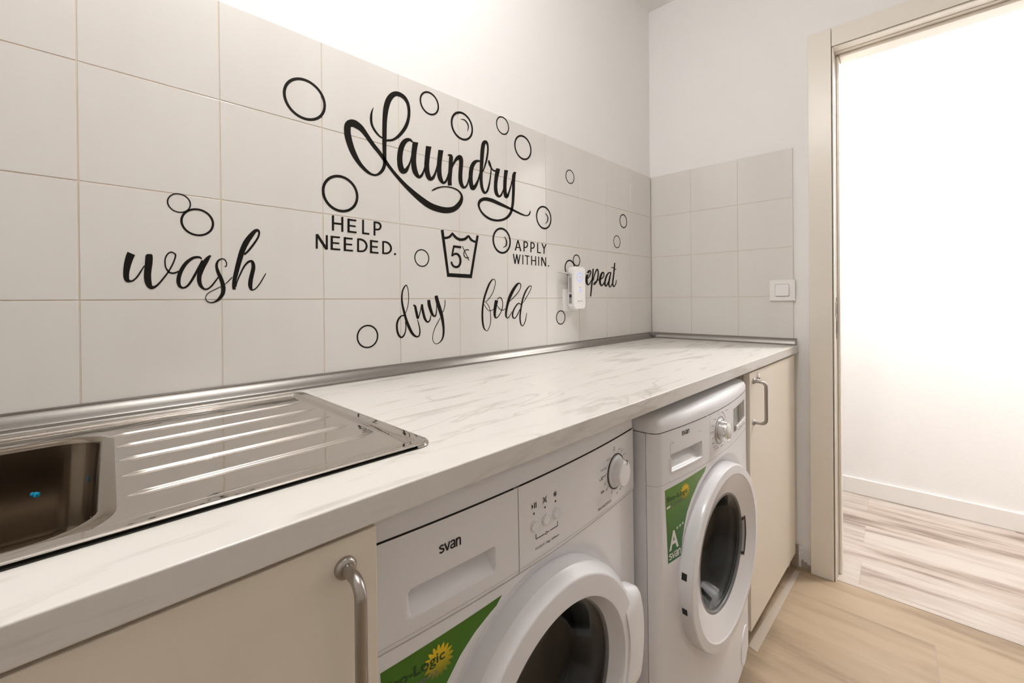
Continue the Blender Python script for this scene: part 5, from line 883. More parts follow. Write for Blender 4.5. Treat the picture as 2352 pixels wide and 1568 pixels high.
    '-12817 10995 -12717 11014 5 -29 9 -29 4 -29 9 -29 6 -30 9 -28 6 -31 10 -29 8 -33 10 -30 10 -35 11 -33 12 -36 13 -34 13 -36 13 -36 13 -36 14 -36 13 -36 13 -37 13 -36 12 -36 14 -36 13 -36 14 -36 12 -37 14 -34 12 -37 12 -33 10 -35 10 -30 8 -33 10 -29 7 -32 8 -28 6 -30 9 -29 6 -30 8 -30 5 -32 9 -32 6 -32 8 -32 5 -34 8 -33 5 -34 7 -32 4 -35 7 -33 3 -34 5 -32 4 -33 6 -33 2 -34 4 -32 2 -34 3 -32 1 -34 2 -32 0 -34 1 -33 -2 -34 0 -33 -2 -35 -2 -33 -3 -35 -3 -31 -5 -33 -4 -29 -7 -31 -5 -26 -9 -29 -6 -25 -10 -26 -7 -23 -11 -25 -8 -22 -13 -23 -10 -19 -15 -21 -12 -19 -16 -19 -12 -16 -18 -17 -14 -15 -19 -15 -16 -14 -20 -13 -17 -12 -21 -12 -20 -10 -22 -10 -22 -10 -25 -9 -22 -7 -26 -7 -22 -5 -25 -4 -18 0 -23 0 -16 2 -22 4 -15 6 -19 8 -15 9 -17 11 -13 11 -15 14 -13 13 -14 14 -11 15 -12 17 -10 17 -11 18 -9 19 -10 21 -7 20 -7 22 -4 22 -5 23 -2 23 -1 25 1 25 0 26 3 26 3 27 5 27 6 28 7 30 7 30 9 31 9 32 12 34 11 35 14 35 13 36 15 35 15 35 16 34 16 35 18 32 17 33 20 32 20 33 21 31 20 32 21 31 20 31 19 29 19 29 17 29 19 28 17 27 18 26 16 26 17 26 15 26 18 25 16 27 18 26',
    '-12472 10881 -12448 10881 1 -28 0 -28 0 -28 0 -27 1 -27 1 -28 -1 -27 -1 -28 -2 -26 -2 -27 -5 -26 -5 -27 -6 -25 -6 -26 -7 -24 -8 -25 -8 -24 -8 -24 -8 -22 -8 -23 -8 -21 -8 -21 -8 -19 -9 -20 -8 -18 -9 -18 -8 -18 -9 -18 -8 -19 -9 -18',
  ],
  'fold': [
    '-10941 10789 -10953 10802 22 12 23 12 23 11 21 12 23 11 22 12 24 13 22 13 25 17 23 16 27 20 26 20 27 23 27 22 28 24 28 23 27 26 27 25 25 27 25 25 22 26 22 26 22 27 21 26 20 27 20 27 20 29 19 28 18 30 18 30 18 31 17 31 17 34 17 32 16 34 16 34 15 33 14 33 12 33 13 32 11 33 10 32 9 32 10 32 8 32 8 31 5 30 5 29 3 27 3 26 -1 23 -1 22 -3 21 -3 19 -6 19 -5 17 -8 16 -7 14 -8 13 -7 11 -11 11 -8 8 -13 8 -9 5 -14 5 -10 3 -16 2 -10 1 -16 0 -11 -2 -16 -1 -11 -3 -18 -4 -11 -5 -18 -7 -11 -8 -20 -9 -12 -10 -20 -14 -13 -13 -22 -17 -16 -17 -22 -21 -18 -21 -24 -23 -18 -24 -23 -26 -19 -25 -22 -28 -18 -27 -21 -30 -17 -29 -20 -33 -18 -31 -19 -34 -18 -34 -19 -34 -18 -34 -17 -33 -16 -33 -17 -33 -16 -32 -15 -32 -16 -31 -15 -32 -14 -32 -15 -33 -15 -32 -14 -33 -14 -33 -14 -34 -14 -33 -14 -34 -15 -34 -13 -36 -14 -35 -13 -35 -13 -34 -11 -35 -12 -34 -11 -35 -10 -33 -9 -35 -9 -34 -8 -34 -8 -34 -8 -35 -8 -34 -7 -35 -6 -34 -6 -34 -6 -34 -5 -35 -5 -33 -5 -34 -5 -34 -3 -35 -4 -34 -4 -34 -3 -34 -3 -35 -2 -34 -3 -34 -2 -34 -2 -35 -2 -34 -1 -34 -1 -34 -1 -35 0 -34 0 -35 1 -34 2 -36 1 -35 1 -36 2 -35 3 -34 3 -34 3 -32 2 -31 4 -30 3 -30 4 -29 3 -28 5 -28 4 -26 6 -26 4 -25 7 -26 5 -24 9 -25 6 -24 10 -25 6 -24 11 -24 7 -22 13 -23 8 -21 14 -21 9 -17 18 -18 11 -17 20 -16 12 -15 20 -13 13 -14 21 -11 13 -11 20 -6 13 -6 19 -2 11 -3 18 1 11 0 17 6 12 4 17 9 12 7 16 14 14 12 16 19 15 18 16 25 16 23 17 27 16 27 15 29 14 28 13 29 13 28 11 28 10 28 10 30 9 29 9 30 8 30 7 31 6 29 5 30 4 30 3 30 3 29 1 30 1 29 -1 29 -1 29 -1 31 -1 30 -2 31 -2 31 -2 34 -1 34 -3 36 -2 36 -4 37 -3 36 -5 36 -4 35 -6 33 -5 33 -7 31 -7 30 -8 29 -8 29 -10 28 -10 27 -11 27 -10 25 -12 25 -12 24 -15 24 -14 23 -17 22 -17 21 -18 21 -17 20 -17 19 -17 19 -15 16 -15 16 -13 14 -12 14 -13 10 -10 10 -11 10 -10 10 -11 8 -10 9 -11 9 -11 10',
    '-10980 10729 -10963 10735 13 -21 14 -20 13 -20 14 -20 14 -20 14 -20 14 -21 14 -19 16 -19 16 -19 18 -20 17 -19 19 -20 19 -20 21 -20 20 -19 20 -17 19 -16 21 -14 19 -12 21 -11 18 -9 20 -7 17 -6 21 -5 17 -4 22 -2 18 -1 24 1 19 2 26 6 21 4 26 9 24 8 26 12 25 11 26 11 26 11 25 11 26 11',
    '-10515 10868 -10375 10846 -4 -18 -6 -18 -5 -18 -5 -18 -5 -18 -5 -18 -5 -19 -6 -19 -5 -22 -6 -21 -6 -23 -7 -23 -6 -25 -8 -24 -5 -26 -8 -26 -6 -27 -7 -25 -5 -26 -7 -25 -4 -26 -6 -25 -3 -26 -7 -24 -4 -26 -5 -25 -2 -26 -6 -24 -2 -25 -4 -24 -2 -24 -4 -23 -1 -24 -4 -23 -1 -24 -2 -22 1 -24 -2 -20 3 -23 -1 -19 5 -22 0 -18 7 -22 1 -19 8 -20 1 -17 10 -19 2 -14 11 -16 3 -11 13 -13 2 -7 17 -10 2 -4 19 -8 0 -3 21 -2 2 -3 19 2 6 -1 19 6 11 1 18 7 14 5 19 11 16 7 20 13 17 10 19 17 18 14 21 20 20 18 21 25 22 23 22 27 23 26 21 28 21 27 20 27 20 26 17 28 17 26 16 28 15 28 15 28 14 27 13 29 13 28 11 29 11 28 9 29 9 27 7 29 7 29 5 29 6 28 3 29 3 27 1 27 2 26 -1 26 -1 25 -3 25 -4 23 -5 24 -5 23 -6 23 -7 22 -7 21 -7 19 -8 19 -9 18 -10 19 -10 16 -11 17 -11 15 -11 14 -11 13 -11 13 -10 10 -12 10 -9 7 -12 8 -8 5 -14 6 -7 2 -13 3 -7 2 -14 1 -7 1 -15 0 -9 1 -15 -3 -9 -1 -14 -4 -10 -2 -15 -6 -10 -3 -14 -9 -11 -5 -13 -11 -11 -9 -13 -13 -12 -11 -12 -14 -12 -13 -11 -14 -12 -14 -12 -14 -13 -14',
    '-10427 10689 -10409 10697 12 -17 13 -17 12 -17 13 -17 12 -18 14 -17 14 -17 13 -16 16 -17 16 -14 18 -16 18 -15 20 -17 20 -15 22 -15 21 -14 23 -14 20 -12 23 -10 20 -9 24 -7 18 -5 23 -4 19 -3 23 -1 19 0 23 1 18 1 23 4 19 2 22 6 18 4 21 9 18 8 19 11 19 8 19 10 20 10 19 10 20 9',
    '-9838 10814 -9855 10827 29 20 28 21 29 20 27 20 30 19 29 21 30 21 29 21 32 22 30 23 34 25 34 25 37 26 37 26 37 27 37 26 37 27 36 27 33 28 33 27 31 27 30 26 28 27 28 26 27 27 27 26 25 28 25 27 22 27 22 26 22 28 20 27 19 29 19 28 18 28 16 28 13 27 12 25 10 26 7 23 3 23 2 20 -1 22 -2 17 -5 19 -5 16 -8 18 -8 13 -11 15 -9 10 -14 12 -10 6 -19 11 -12 4 -22 7 -13 1 -24 4 -12 0 -25 0 -11 -3 -25 -4 -10 -5 -25 -6 -9 -8 -25 -10 -11 -10 -25 -13 -14 -13 -27 -17 -17 -17 -30 -22 -22 -22 -31 -26 -24 -27 -33 -30 -27 -29 -32 -31 -27 -31 -30 -32 -25 -32 -30 -33 -25 -32 -29 -34 -25 -33 -28 -36 -25 -35 -26 -35 -25 -35 -25 -35 -23 -34 -23 -35 -22 -33 -21 -34 -22 -33 -20 -35 -20 -32 -19 -35 -20 -33 -17 -36 -19 -33 -16 -38 -18 -34 -14 -38 -17 -35 -13 -38 -17 -36 -12 -37 -16 -36 -10 -36 -15 -34 -10 -33 -12 -32 -9 -33 -12 -30 -8 -31 -10 -30 -7 -30 -10 -30 -6 -30 -9 -29 -7 -30 -8 -29 -6 -31 -8 -29 -5 -29 -7 -28 -4 -29 -6 -27 -2 -27 -4 -24 -1 -25 -2 -23 1 -23 -1 -21 2 -23 0 -19 5 -21 2 -17 7 -20 2 -15 11 -17 4 -14 13 -17 4 -14 17 -15 5 -11 20 -11 5 -7 24 -5 2 -3 24 3 8 0 21 9 15 4 20 12 18 10 20 14 19 12 18 15 18 13 18 17 17 15 18 20 17 19 17 20 16 20 17 21 16 21 14 19 15 18 13 16 13 16 11 16 12 16 9 16 11 14 10 15 11 15 10 15 11 15',
    '-9309 10721 -9331 10699 -15 7 -16 8 -14 9 -15 8 -16 8 -14 7 -18 8 -13 5 -18 5 -12 3 -17 3 -11 1 -18 2 -10 -1 -20 -2 -9 -1 -21 -5 -10 -4 -22 -10 -13 -8 -23 -14 -18 -12 -24 -19 -21 -18 -26 -21 -23 -20 -25 -23 -22 -22 -23 -23 -21 -23 -21 -25 -20 -23 -22 -26 -19 -25 -20 -27 -19 -26 -19 -28 -17 -27 -16 -27 -14 -25 -14 -27 -13 -26 -12 -28 -12 -26 -10 -28 -10 -26 -8 -27 -7 -24 -5 -26 -4 -22 -2 -23 -1 -20 2 -23 1 -18 4 -21 4 -17 7 -19 5 -14 9 -17 6 -12 12 -15 6 -11 15 -14 7 -10 19 -12 8 -7 23 -8 6 -4 25 -1 6 -1 24 4 9 1 22 9 15 5 21 12 18 9 20 15 18 12 20 17 19 14 20 19 18 18 20 23 18 21 19 24 18 24 19 26 19 25 19 26 19 26 19 28 20 27 18 29 20 28 19 30 20 29 18 30 21 29 18 30 20 29',
    '-9245 10732 -9261 10740 25 22 25 23 26 23 24 23 26 22 24 24 26 25 25 24 27 26 25 27 27 30 27 29 28 32 27 31 28 33 28 33 28 34 28 34 28 34 28 34 30 35 30 36 30 37 30 37 30 38 30 37 28 36 28 35 24 33 22 32 19 30 19 30 16 28 16 27 13 26 13 25 9 23 9 22 5 20 4 17 1 16 -2 12 -6 14 -4 6 -12 11 -6 3 -17 7 -6 1 -19 2 -8 0 -19 -1 -11 -2 -23 -4 -15 -4 -24 -7 -16 -6 -25 -12 -19 -10 -27 -16 -20 -15 -29 -21 -23 -20 -31 -25 -26 -26 -32 -29 -27 -29 -31 -31 -27 -31 -28 -32 -24 -31 -26 -33 -23 -31 -23 -36 -22 -34 -22 -36 -22 -35 -21 -37 -21 -36 -19 -37 -19 -36 -19 -38 -18 -37 -17 -38 -17 -37 -16 -38 -15 -37 -15 -38 -15 -37 -13 -38 -13 -38 -12 -39 -12 -37 -11 -38 -11 -37 -9 -38 -10 -37 -8 -37 -10 -37 -9 -37 -9 -37 -9 -35 -9 -36 -8 -36 -9 -35 -8 -35 -8 -35 -8 -34 -7 -34 -7 -33 -7 -33 -6 -30 -7 -30 -7 -29 -6 -29 -5 -29 -5 -28 -4 -29 -4 -28 -3 -31 -3 -29 -1 -32 -1 -30 0 -33 -1 -33 1 -34 1 -32 3 -33 2 -32 5 -31 3 -29 6 -31 5 -30 8 -31 6 -29 10 -29 8 -28 11 -27 9 -24 12 -22 8 -20 14 -19 9 -16 16 -16 10 -12 19 -12 8 -9 21 -9 7 -4 23 -2 6 -2 22 5 8 1 18 10 12 6 18 13 14 10 17 17 15 15 16 19 15 18 16 22 16 21 17 26 16 25 17 29 15 28 16 34 16 32 15 37 15 36 12 43 14 41 12 48 14 47 10 51 14 50 10 51 13 51 10 51 14 50',
  ],
  'repeat': [
    '-6090 12012 -6127 12035 35 20 31 20 36 23 33 24 33 20 35 25 21 9 43 19 -3 1 60 0 10 -13 38 -28 15 -35 25 -40 15 -44 22 -45 16 -42 19 -37 25 -33 14 -17 50 -17 -9 3 52 7 -7 -1 31 15 12 5 21 14 19 10 16 11 20 10 16 12 14 6 14 13 12 7 11 13 13 9 9 12 13 11 9 11 15 10',
    '-5908 11939 -5827 11934 -15 -45 -12 -46 -15 -45 -11 -45 -15 -45 -12 -46 -14 -45 -11 -44 -13 -42 -11 -43 -12 -42 -12 -43 -13 -42 -14 -42 -10 -42 -12 -39 -6 -40 -8 -35 2 -38 -1 -31 11 -36 7 -29 18 -35 13 -30 26 -32 16 -25 35 -25 16 -14 54 -11 3 -4 54 14 16 5 45 26 37 19 45 33 44 29 44 34 46 32 41 32 43 31 39 30 39 28 38 31 39 30 37 32 37 31 37 32 39 31 38 31 38 32',
    '-5389 11695 -5438 11713 29 25 27 26 32 24 28 26 31 26 27 26 30 27 25 25 26 29 20 26 23 32 19 29 21 35 18 33 18 35 15 32 12 33 9 29 5 29 2 20 -6 26 -5 13 -17 23 -9 10 -25 18 -11 6 -35 13 -6 1 -46 1 7 -2 -42 -10 3 -2 -35 -16 -8 -10 -32 -20 -13 -16 -31 -26 -14 -20 -28 -29 -15 -25 -26 -36 -18 -32 -27 -42 -19 -39 -25 -45 -20 -43 -20 -47 -17 -42 -15 -43 -13 -37 -8 -41 -8 -35 -2 -40 -6 -34 3 -38 -2 -33 7 -36 -1 -31 10 -33 2 -28 13 -31 5 -27 18 -30 7 -26 22 -28 9 -22 27 -23 8 -16 37 -19 2 -5 49 -5 -4 -1 42 8 8 -1 34 15 20 5 30 18 24 11 28 21 26 14 27 27 25 21 25 31 27 29 26 35 27 32 25 34 28 35 25 33 28 32',
    '-5073 12134 -4986 12135 -7 -48 -3 -48 -8 -48 -4 -49 -7 -48 -3 -48 -8 -49 -5 -49 -8 -48 -6 -49 -9 -49 -7 -50 -9 -49 -9 -50 -9 -50 -10 -50 -10 -52 -10 -52 -10 -54 -11 -54 -10 -57 -11 -57 -10 -59 -12 -59 -11 -60 -12 -61 -10 -63 -13 -63 -11 -65 -13 -65 -10 -68 -13 -68 -11 -70 -14 -70 -10 -72 -15 -72 -11 -72 -14 -72 -10 -72 -14 -72',
    '-5002 11637 -5053 11642 19 46 15 46 17 46 13 46 17 45 15 46 21 46 17 47 25 46 23 49 33 54 30 56 40 62 36 63 41 58 39 61 38 45 39 50 20 16 46 36 -26 -2 79 1 12 -12 39 -29 19 -29 23 -38 14 -38 16 -44 8 -39 9 -45 -1 -43 0 -48 -7 -52 -8 -55 -13 -55 -14 -58 -17 -54 -17 -56 -18 -47 -20 -50 -21 -42 -24 -45 -25 -39 -29 -43 -28 -36 -32 -38 -27 -32 -31 -34 -26 -28 -30 -30 -24 -23 -32 -25 -25 -19 -33 -21 -24 -15 -33 -17 -18 -9 -29 -11 4 -1 -35 -6 17 -7 -33 16 -2 7 -5 19 3 15 3 20 7 16 10 22 12 13 17 21 17 13 24 18 25 14 29 17 31 15 34 17 35 16 37 16 39 17 40 18 43 19 44 18 47 19 50 19 52 20 53 19 52 20 53 20 51 21 52 19',
    '-4546 11675 -4573 11706 43 12 42 14 44 12 44 13 46 12 42 13 45 16 36 13 42 21 30 16 35 25 28 21 32 29 28 25 26 31 23 27 21 31 18 26 14 30 10 24 4 32 2 24 -3 33 -5 27 -11 31 -11 25 -16 27 -14 17 -33 22 -2 0 -57 3 11 -4 -47 -11 -8 -6 -45 -18 -17 -14 -42 -25 -20 -19 -36 -30 -18 -23 -32 -38 -19 -30 -29 -44 -21 -40 -26 -48 -21 -45 -21 -48 -18 -44 -16 -45 -13 -41 -9 -42 -9 -36 -4 -41 -6 -36 1 -40 -3 -35 6 -39 1 -31 13 -35 5 -27 21 -33 9 -27 27 -32 13 -27 35 -29 16 -22 43 -23 13 -13 63 -10 -6 -3 58 15 6 1 42 25 29 15 38 31 36 24 35 32 37 29 31 32 33 28 27 31 28 27 23 33 25 31 22 34 24 32 20 34 23 33 21 33 25 33',
    '-3685 12041 -3688 12004 -32 2 -37 -2 -32 3 -35 0 -39 2 -28 -1 -46 -4 -21 -4 -48 -12 -20 -7 -44 -20 -25 -16 -41 -25 -29 -21 -40 -29 -30 -27 -38 -33 -29 -29 -35 -35 -26 -32 -31 -41 -27 -37 -28 -46 -26 -42 -26 -47 -25 -45 -22 -46 -22 -44 -17 -42 -17 -40 -14 -37 -13 -35 -11 -37 -9 -33 -6 -34 -5 -30 -1 -32 -1 -26 5 -30 3 -22 14 -29 6 -20 22 -27 10 -20 29 -23 12 -15 41 -19 3 -5 64 0 -16 -2 43 21 7 4 31 27 24 19 31 33 29 29 30 35 31 35 31 37 32 36 31 39 33 37 33 43 35 42 33 46 37 45 33 47 37 45 33 45 36 45',
    '-3724 12040 -3649 12033 -25 -46 -16 -47 -25 -47 -17 -47 -24 -46 -16 -47 -24 -45 -16 -46 -21 -45 -16 -46 -19 -45 -17 -45 -19 -45 -18 -45 -17 -45 -17 -43 -13 -43 -13 -41 -8 -41 -9 -37 -2 -40 -4 -35 3 -38 -1 -34 7 -35 3 -32 11 -31 5 -27 14 -26 7 -20 20 -21 7 -14 26 -17 8 -10 35 -11 4 -4 44 -1 1 -2 39 12 8 1 31 22 21 14 31 29 27 25 32 34 30 33 31 34 31 35 31 32 31 32',
    '-3420 12468 -3331 12469 -13 -60 -8 -60 -12 -59 -9 -60 -13 -59 -8 -59 -13 -60 -9 -60 -13 -62 -10 -62 -12 -64 -12 -65 -13 -67 -13 -67 -13 -67 -13 -67 -13 -65 -14 -66 -12 -62 -13 -63 -15 -58 -15 -60 -18 -58 -17 -59 -16 -56 -16 -55 -12 -53 -11 -50 -2 -49 -4 -43 7 -46 5 -41 16 -44 10 -39 21 -39 14 -33 28 -30 16 -22 46 -22 -1 -4 66 7 -12 -1 40 23 22 12 35 30 32 24 32 33 32 29 26 34 28 30 21 35 22 31 17 40 20 37 14 41 18 39 14 41 17 41 15 40 19 40',
    '-3663 12206 -3685 12216 21 11 17 12 22 13 16 15 20 11 18 15 15 6 24 14 8 0 36 8 10 -2 37 -4 20 -8 32 -10 24 -12 29 -12 26 -13 26 -12 25 -11 25 -11 22 -10 24 -11 22 -12 22 -13 24 -11 19 -10 28 -9 14 -7 36 -3 6 -2 34 8 7 1 24 14 17 6 19 15 20 11 17 14 23 13 18 13 23 12',
  ],
  'basket': [
    '-12586 12895 -12489 12917 101 -645 94 -651 102 -653 96 -657',
    '-12387 11559 -12377 11669 453 -8 453 -5 477 -8 477 -5',
    '-11257 12884 -11168 12881 -141 -645 -143 -647 -139 -636 -140 -639',
    '-12506 12649 -12499 12719 11 0 11 0 11 1 11 0 11 0 11 1 12 1 11 0 12 0 12 1 10 1 13 1 12 0 11 0 15 0 9 0 18 3 8 1 20 4 11 3 21 7 16 5 23 7 20 7 25 10 20 7 25 11 18 9 24 13 15 7 20 15 11 8 17 16 11 10 15 16 11 11 12 16 12 12 10 15 11 12 9 16 10 10 7 16 10 11 4 15 11 11 4 14 10 13 4 14 11 12',
    '-12199 12854 -12160 12876 7 -17 15 -13 6 -16 14 -12 7 -18 15 -12 9 -18 14 -10 13 -17 14 -11 16 -17 16 -11 18 -16 17 -13 20 -15 18 -12 21 -14 18 -12 22 -13 17 -9 23 -11 19 -8 23 -10 19 -7 24 -9 20 -7 25 -7 19 -4 24 -6 17 -3 25 -3 14 -2 23 -1 14 0 23 1 13 0 22 2 16 2 21 3 18 2 23 4 19 3 25 5 21 4 26 7 19 5 27 8 18 5 26 10 15 5 24 13 13 7 22 14 14 8 19 14 14 10 16 15 15 11 15 14 16 11 13 16 15 10 12 17 16 11 10 17 17 11 9 16 18 12 10 16 17 12',
    '-11595 12837 -11552 12859 8 -19 16 -16 8 -20 16 -17 8 -21 15 -15 10 -20 15 -14 14 -19 15 -12 15 -16 13 -12 17 -14 14 -12 19 -13 13 -10 21 -12 14 -10 25 -11 16 -8 28 -9 20 -6 29 -7 24 -6 30 -5 27 -5 28 -6 29 -5 28 -5 28 -5',
    '-12163 12429 -12153 12498 149 -1 149 -2 152 -1 152 -2',
    '-12153 12490 -12094 12486 -8 -35 -8 -36 -9 -36 -9 -35 -8 -35 -8 -36 -9 -35 -8 -34 -7 -33 -8 -34 -7 -32 -7 -31 -7 -30 -7 -30 -7 -29 -6 -29 -6 -29 -7 -30 -6 -30 -6 -29',
    '-12174 12161 -12200 12177 14 10 8 13 14 11 9 14 13 10 9 14 12 8 12 14 11 5 14 14 12 5 16 11 12 4 16 10 11 3 19 8 10 1 20 6 9 1 21 4 9 -1 20 1 9 -1 21 -2 9 -1 20 -4 10 -4 19 -7 9 -4 19 -9 12 -8 17 -12 12 -9 17 -14 12 -12 16 -16 11 -12 14 -17 9 -13 13 -19 8 -15 9 -20 7 -16 8 -21 6 -18 6 -22 4 -18 4 -22 3 -18 2 -22 1 -18 1 -22 -1 -18 0 -22 -2 -18 -2 -22 -4 -17 -4 -22 -5 -16 -6 -21 -7 -15 -8 -22 -8 -16 -10 -21 -10 -15 -13 -20 -11 -13 -14 -20 -10 -9 -18 -18 -10 -6 -20 -15 -12 -6 -23 -12 -13 -5 -23 -9 -13 -3 -24 -6 -13 -2 -23 -4 -12 -2 -25 0 -15 0 -24 2 -15 1 -23 5 -14 3 -23 7 -13 4 -21 9 -11 6 -19 12 -12 9 -17 14 -12 11 -14 15 -11 12 -13 16 -9 11 -11 15 -6 11 -9 17 -6 13 -7 17 -4 13 -4 16 -5 16 -4 14 -5 15 -5 15',
    '-11558 12408 -11572 12383 -12 3 -13 3 -12 4 -12 4 -13 4 -11 3 -15 3 -10 2 -17 0 -10 1 -17 -2 -11 -2 -16 -5 -13 -3 -16 -5 -13 -4 -16 -8 -12 -5 -14 -8 -11 -6 -12 -9 -10 -7 -11 -11 -9 -8 -10 -11 -9 -9 -9 -13 -8 -10 -7 -12 -6 -11 -7 -13 -6 -12 -5 -14 -5 -12 -5 -15 -4 -13 -2 -15 -2 -13 -1 -15 -1 -12 1 -15 2 -13 4 -16 4 -14 5 -16 5 -14 7 -15 6 -13 7 -13 7 -10 10 -11 7 -8 11 -9 9 -7 12 -8 10 -6 12 -7 10 -5 12 -5 10 -4 13 -4 9 -2 12 -3 9 -2 13 -1 9 0 13 0 10 0 14 1 9 1 14 3 10 2 14 4 11 3 14 4 12 4 12 5 13 4 13 4 14 4',
    '-11822 12493 -11802 12503 126 -205 126 -206 127 -209 127 -209',
  ],
  'help': [
    '-15668 12902 -15617 12909 -2 -181 -2 -182 -1 -181 -2 -182',
    '-15447 12897 -15396 12904 -1 -180 -2 -181 -2 -181 -2 -182',
    '-15635 12699 -15630 12745 101 1 101 1 102 2 102 1',
    '-15298 12875 -15243 12882 -2 -169 -1 -170 -2 -169 -2 -169',
    '-15285 12830 -15279 12876 100 0 101 -1 103 0 102 0',
    '-15287 12691 -15281 12731 94 -2 94 -2 96 -2 96 -1',
    '-15288 12540 -15282 12586 105 -1 106 -2 108 -2 107 -2',
    '-14929 12896 -14879 12903 -2 -179 -2 -180 -2 -179 -2 -180',
    '-14927 12539 -14921 12584 90 -1 90 -1 91 -1 91 -1',
    '-14628 12893 -14578 12899 -2 -182 -2 -182 -2 -181 -2 -182',
    '-14621 12847 -14617 12895 16 1 16 1 16 1 16 1 16 1 16 1 14 0 17 0 14 0 17 0 14 -1 15 -1 14 -2 16 -1 12 -2 17 -3 9 -3 17 -4 7 -4 16 -8 6 -5 13 -12 7 -9 11 -14 6 -10 8 -15 5 -10 7 -16 3 -9 3 -16 0 -9 1 -16 -1 -9 -2 -17 -2 -10 -4 -16 -3 -9 -6 -15 -5 -9 -8 -13 -5 -7 -8 -13 -5 -7 -10 -11 -5 -4 -12 -11 -7 -5 -16 -10 -9 -4 -18 -7 -14 -3 -21 -5 -19 -2 -23 -3 -22 -1 -23 -1 -23 -1 -23 -1 -22 -1 -22 -1',
    '-16039 12419 -15992 12424 -1 -167 -2 -168 -2 -167 -2 -168',
    '-15814 12420 -15766 12425 -2 -169 -2 -169 -1 -168 -1 -170',
    '-16035 12395 -15987 12432 105 -160 106 -160 108 -162 108 -162',
    '-15703 12417 -15649 12422 -2 -167 -2 -167 -2 -166 -2 -167',
    '-15697 12374 -15692 12417 106 1 105 0 106 2 107 1',
    '-15698 12234 -15694 12273 98 0 97 0 98 -1 99 0',
    '-15700 12087 -15695 12130 109 -1 108 -2 111 -1 111 -2',
    '-15394 12416 -15337 12422 -1 -168 -2 -169 -2 -168 -1 -169',
    '-15384 12371 -15379 12415 103 1 102 0 104 1 105 0',
    '-15385 12229 -15381 12269 98 0 98 0 99 -1 99 -1',
    '-15387 12083 -15382 12126 108 -1 107 -1 109 -1 109 -2',
    '-15062 12417 -15013 12421 -2 -168 -1 -167 -2 -167 -2 -168',
    '-15051 12373 -15048 12419 20 1 18 1 19 1 19 2 18 2 20 1 17 0 21 0 15 -2 21 -2 16 -4 20 -5 17 -5 20 -6 15 -6 20 -8 14 -8 19 -10 12 -9 17 -13 11 -11 15 -15 11 -15 14 -18 10 -15 11 -20 7 -16 10 -20 4 -15 6 -21 2 -14 3 -21 0 -16 0 -22 -2 -16 -3 -21 -4 -15 -5 -20 -5 -13 -8 -19 -6 -13 -9 -18 -9 -12 -12 -18 -10 -11 -14 -15 -10 -9 -15 -14 -10 -8 -17 -12 -11 -5 -18 -9 -12 -4 -19 -6 -15 -4 -19 -3 -16 -2 -18 -3 -16 -2 -17 -1 -15 -1 -18 -2 -15 0 -18 0 -17 0 -18 1 -17 1 -16 1 -17 0 -17 0',
    '-14730 12410 -14673 12415 -2 -168 -1 -168 -2 -167 -2 -167',
    '-14720 12364 -14715 12410 103 0 103 -1 104 0 104 -1',
    '-14721 12226 -14716 12267 97 -1 96 0 98 -1 99 -1',
    '-14723 12078 -14718 12124 108 -1 108 -3 109 -2 109 -2',
    '-14398 12413 -14349 12417 -2 -167 -2 -167 -2 -168 -1 -168',
    '-14387 12370 -14385 12416 20 1 20 1 20 2 19 2 19 1 21 1 16 0 22 0 16 -2 22 -2 16 -5 22 -6 17 -6 21 -8 16 -8 20 -9 15 -9 19 -12 12 -10 17 -14 11 -11 15 -16 10 -15 12 -18 8 -15 11 -19 7 -16 9 -20 4 -15 5 -20 3 -14 3 -20 0 -14 1 -20 -2 -14 -3 -19 -3 -13 -5 -20 -5 -12 -7 -18 -7 -11 -11 -18 -9 -12 -13 -17 -12 -11 -15 -15 -12 -10 -16 -14 -11 -8 -17 -11 -11 -6 -18 -9 -12 -4 -18 -7 -13 -4 -18 -4 -14 -2 -17 -3 -15 -2 -18 -3 -15 -2 -18 -1 -16 0 -19 0 -17 0 -18 1 -18 0 -17 1 -17 0 -17 0',
    '-14071 12094 -14071 12106 2 -3 3 3 2 -4 2 4 2 -3 2 3 3 -3 2 3 2 -2 3 3 4 -2 3 3 4 -2 4 2 4 -1 5 2 4 -1 4 1 5 0 4 1 4 1 4 0 4 1 5 -1 4 2 4 -1 4 2 4 -2 4 3 3 -2 3 3 3 -2 2 3 2 -3 2 3 2 -3 2 4 2 -4 2 3 2 -3',
  ],
  'apply': [
    '-9461 12906 -9409 12901 -67 -182 -66 -182 -66 -181 -66 -182',
    '-9463 12896 -9411 12911 67 -182 69 -182 68 -184 71 -184',
    '-9529 12636 -9523 12674 88 0 89 0 88 -1 88 0',
    '-9166 12896 -9111 12901 -2 -180 -2 -180 -3 -179 -2 -180',
    '-9158 12857 -9153 12896 21 0 20 1 21 2 21 1 20 0 21 1 16 0 23 1 15 -1 22 -2 13 -3 21 -5 14 -4 19 -6 13 -5 17 -8 11 -6 15 -9 8 -5 13 -10 6 -7 10 -12 5 -7 6 -13 3 -9 3 -13 2 -9 2 -13 0 -11 0 -13 -1 -11 -1 -13 -2 -12 -2 -15 -5 -12 -3 -15 -5 -10 -6 -15 -6 -9 -8 -15 -8 -8 -11 -13 -8 -7 -14 -12 -10 -7 -15 -11 -10 -5 -18 -9 -9 -3 -21 -8 -11 -2 -23 -4 -15 -1 -23 -1 -18 0 -21 0 -20 0 -20 1 -20 0 -18 0',
    '-8813 12894 -8761 12898 -3 -180 -2 -179 -2 -179 -2 -180',
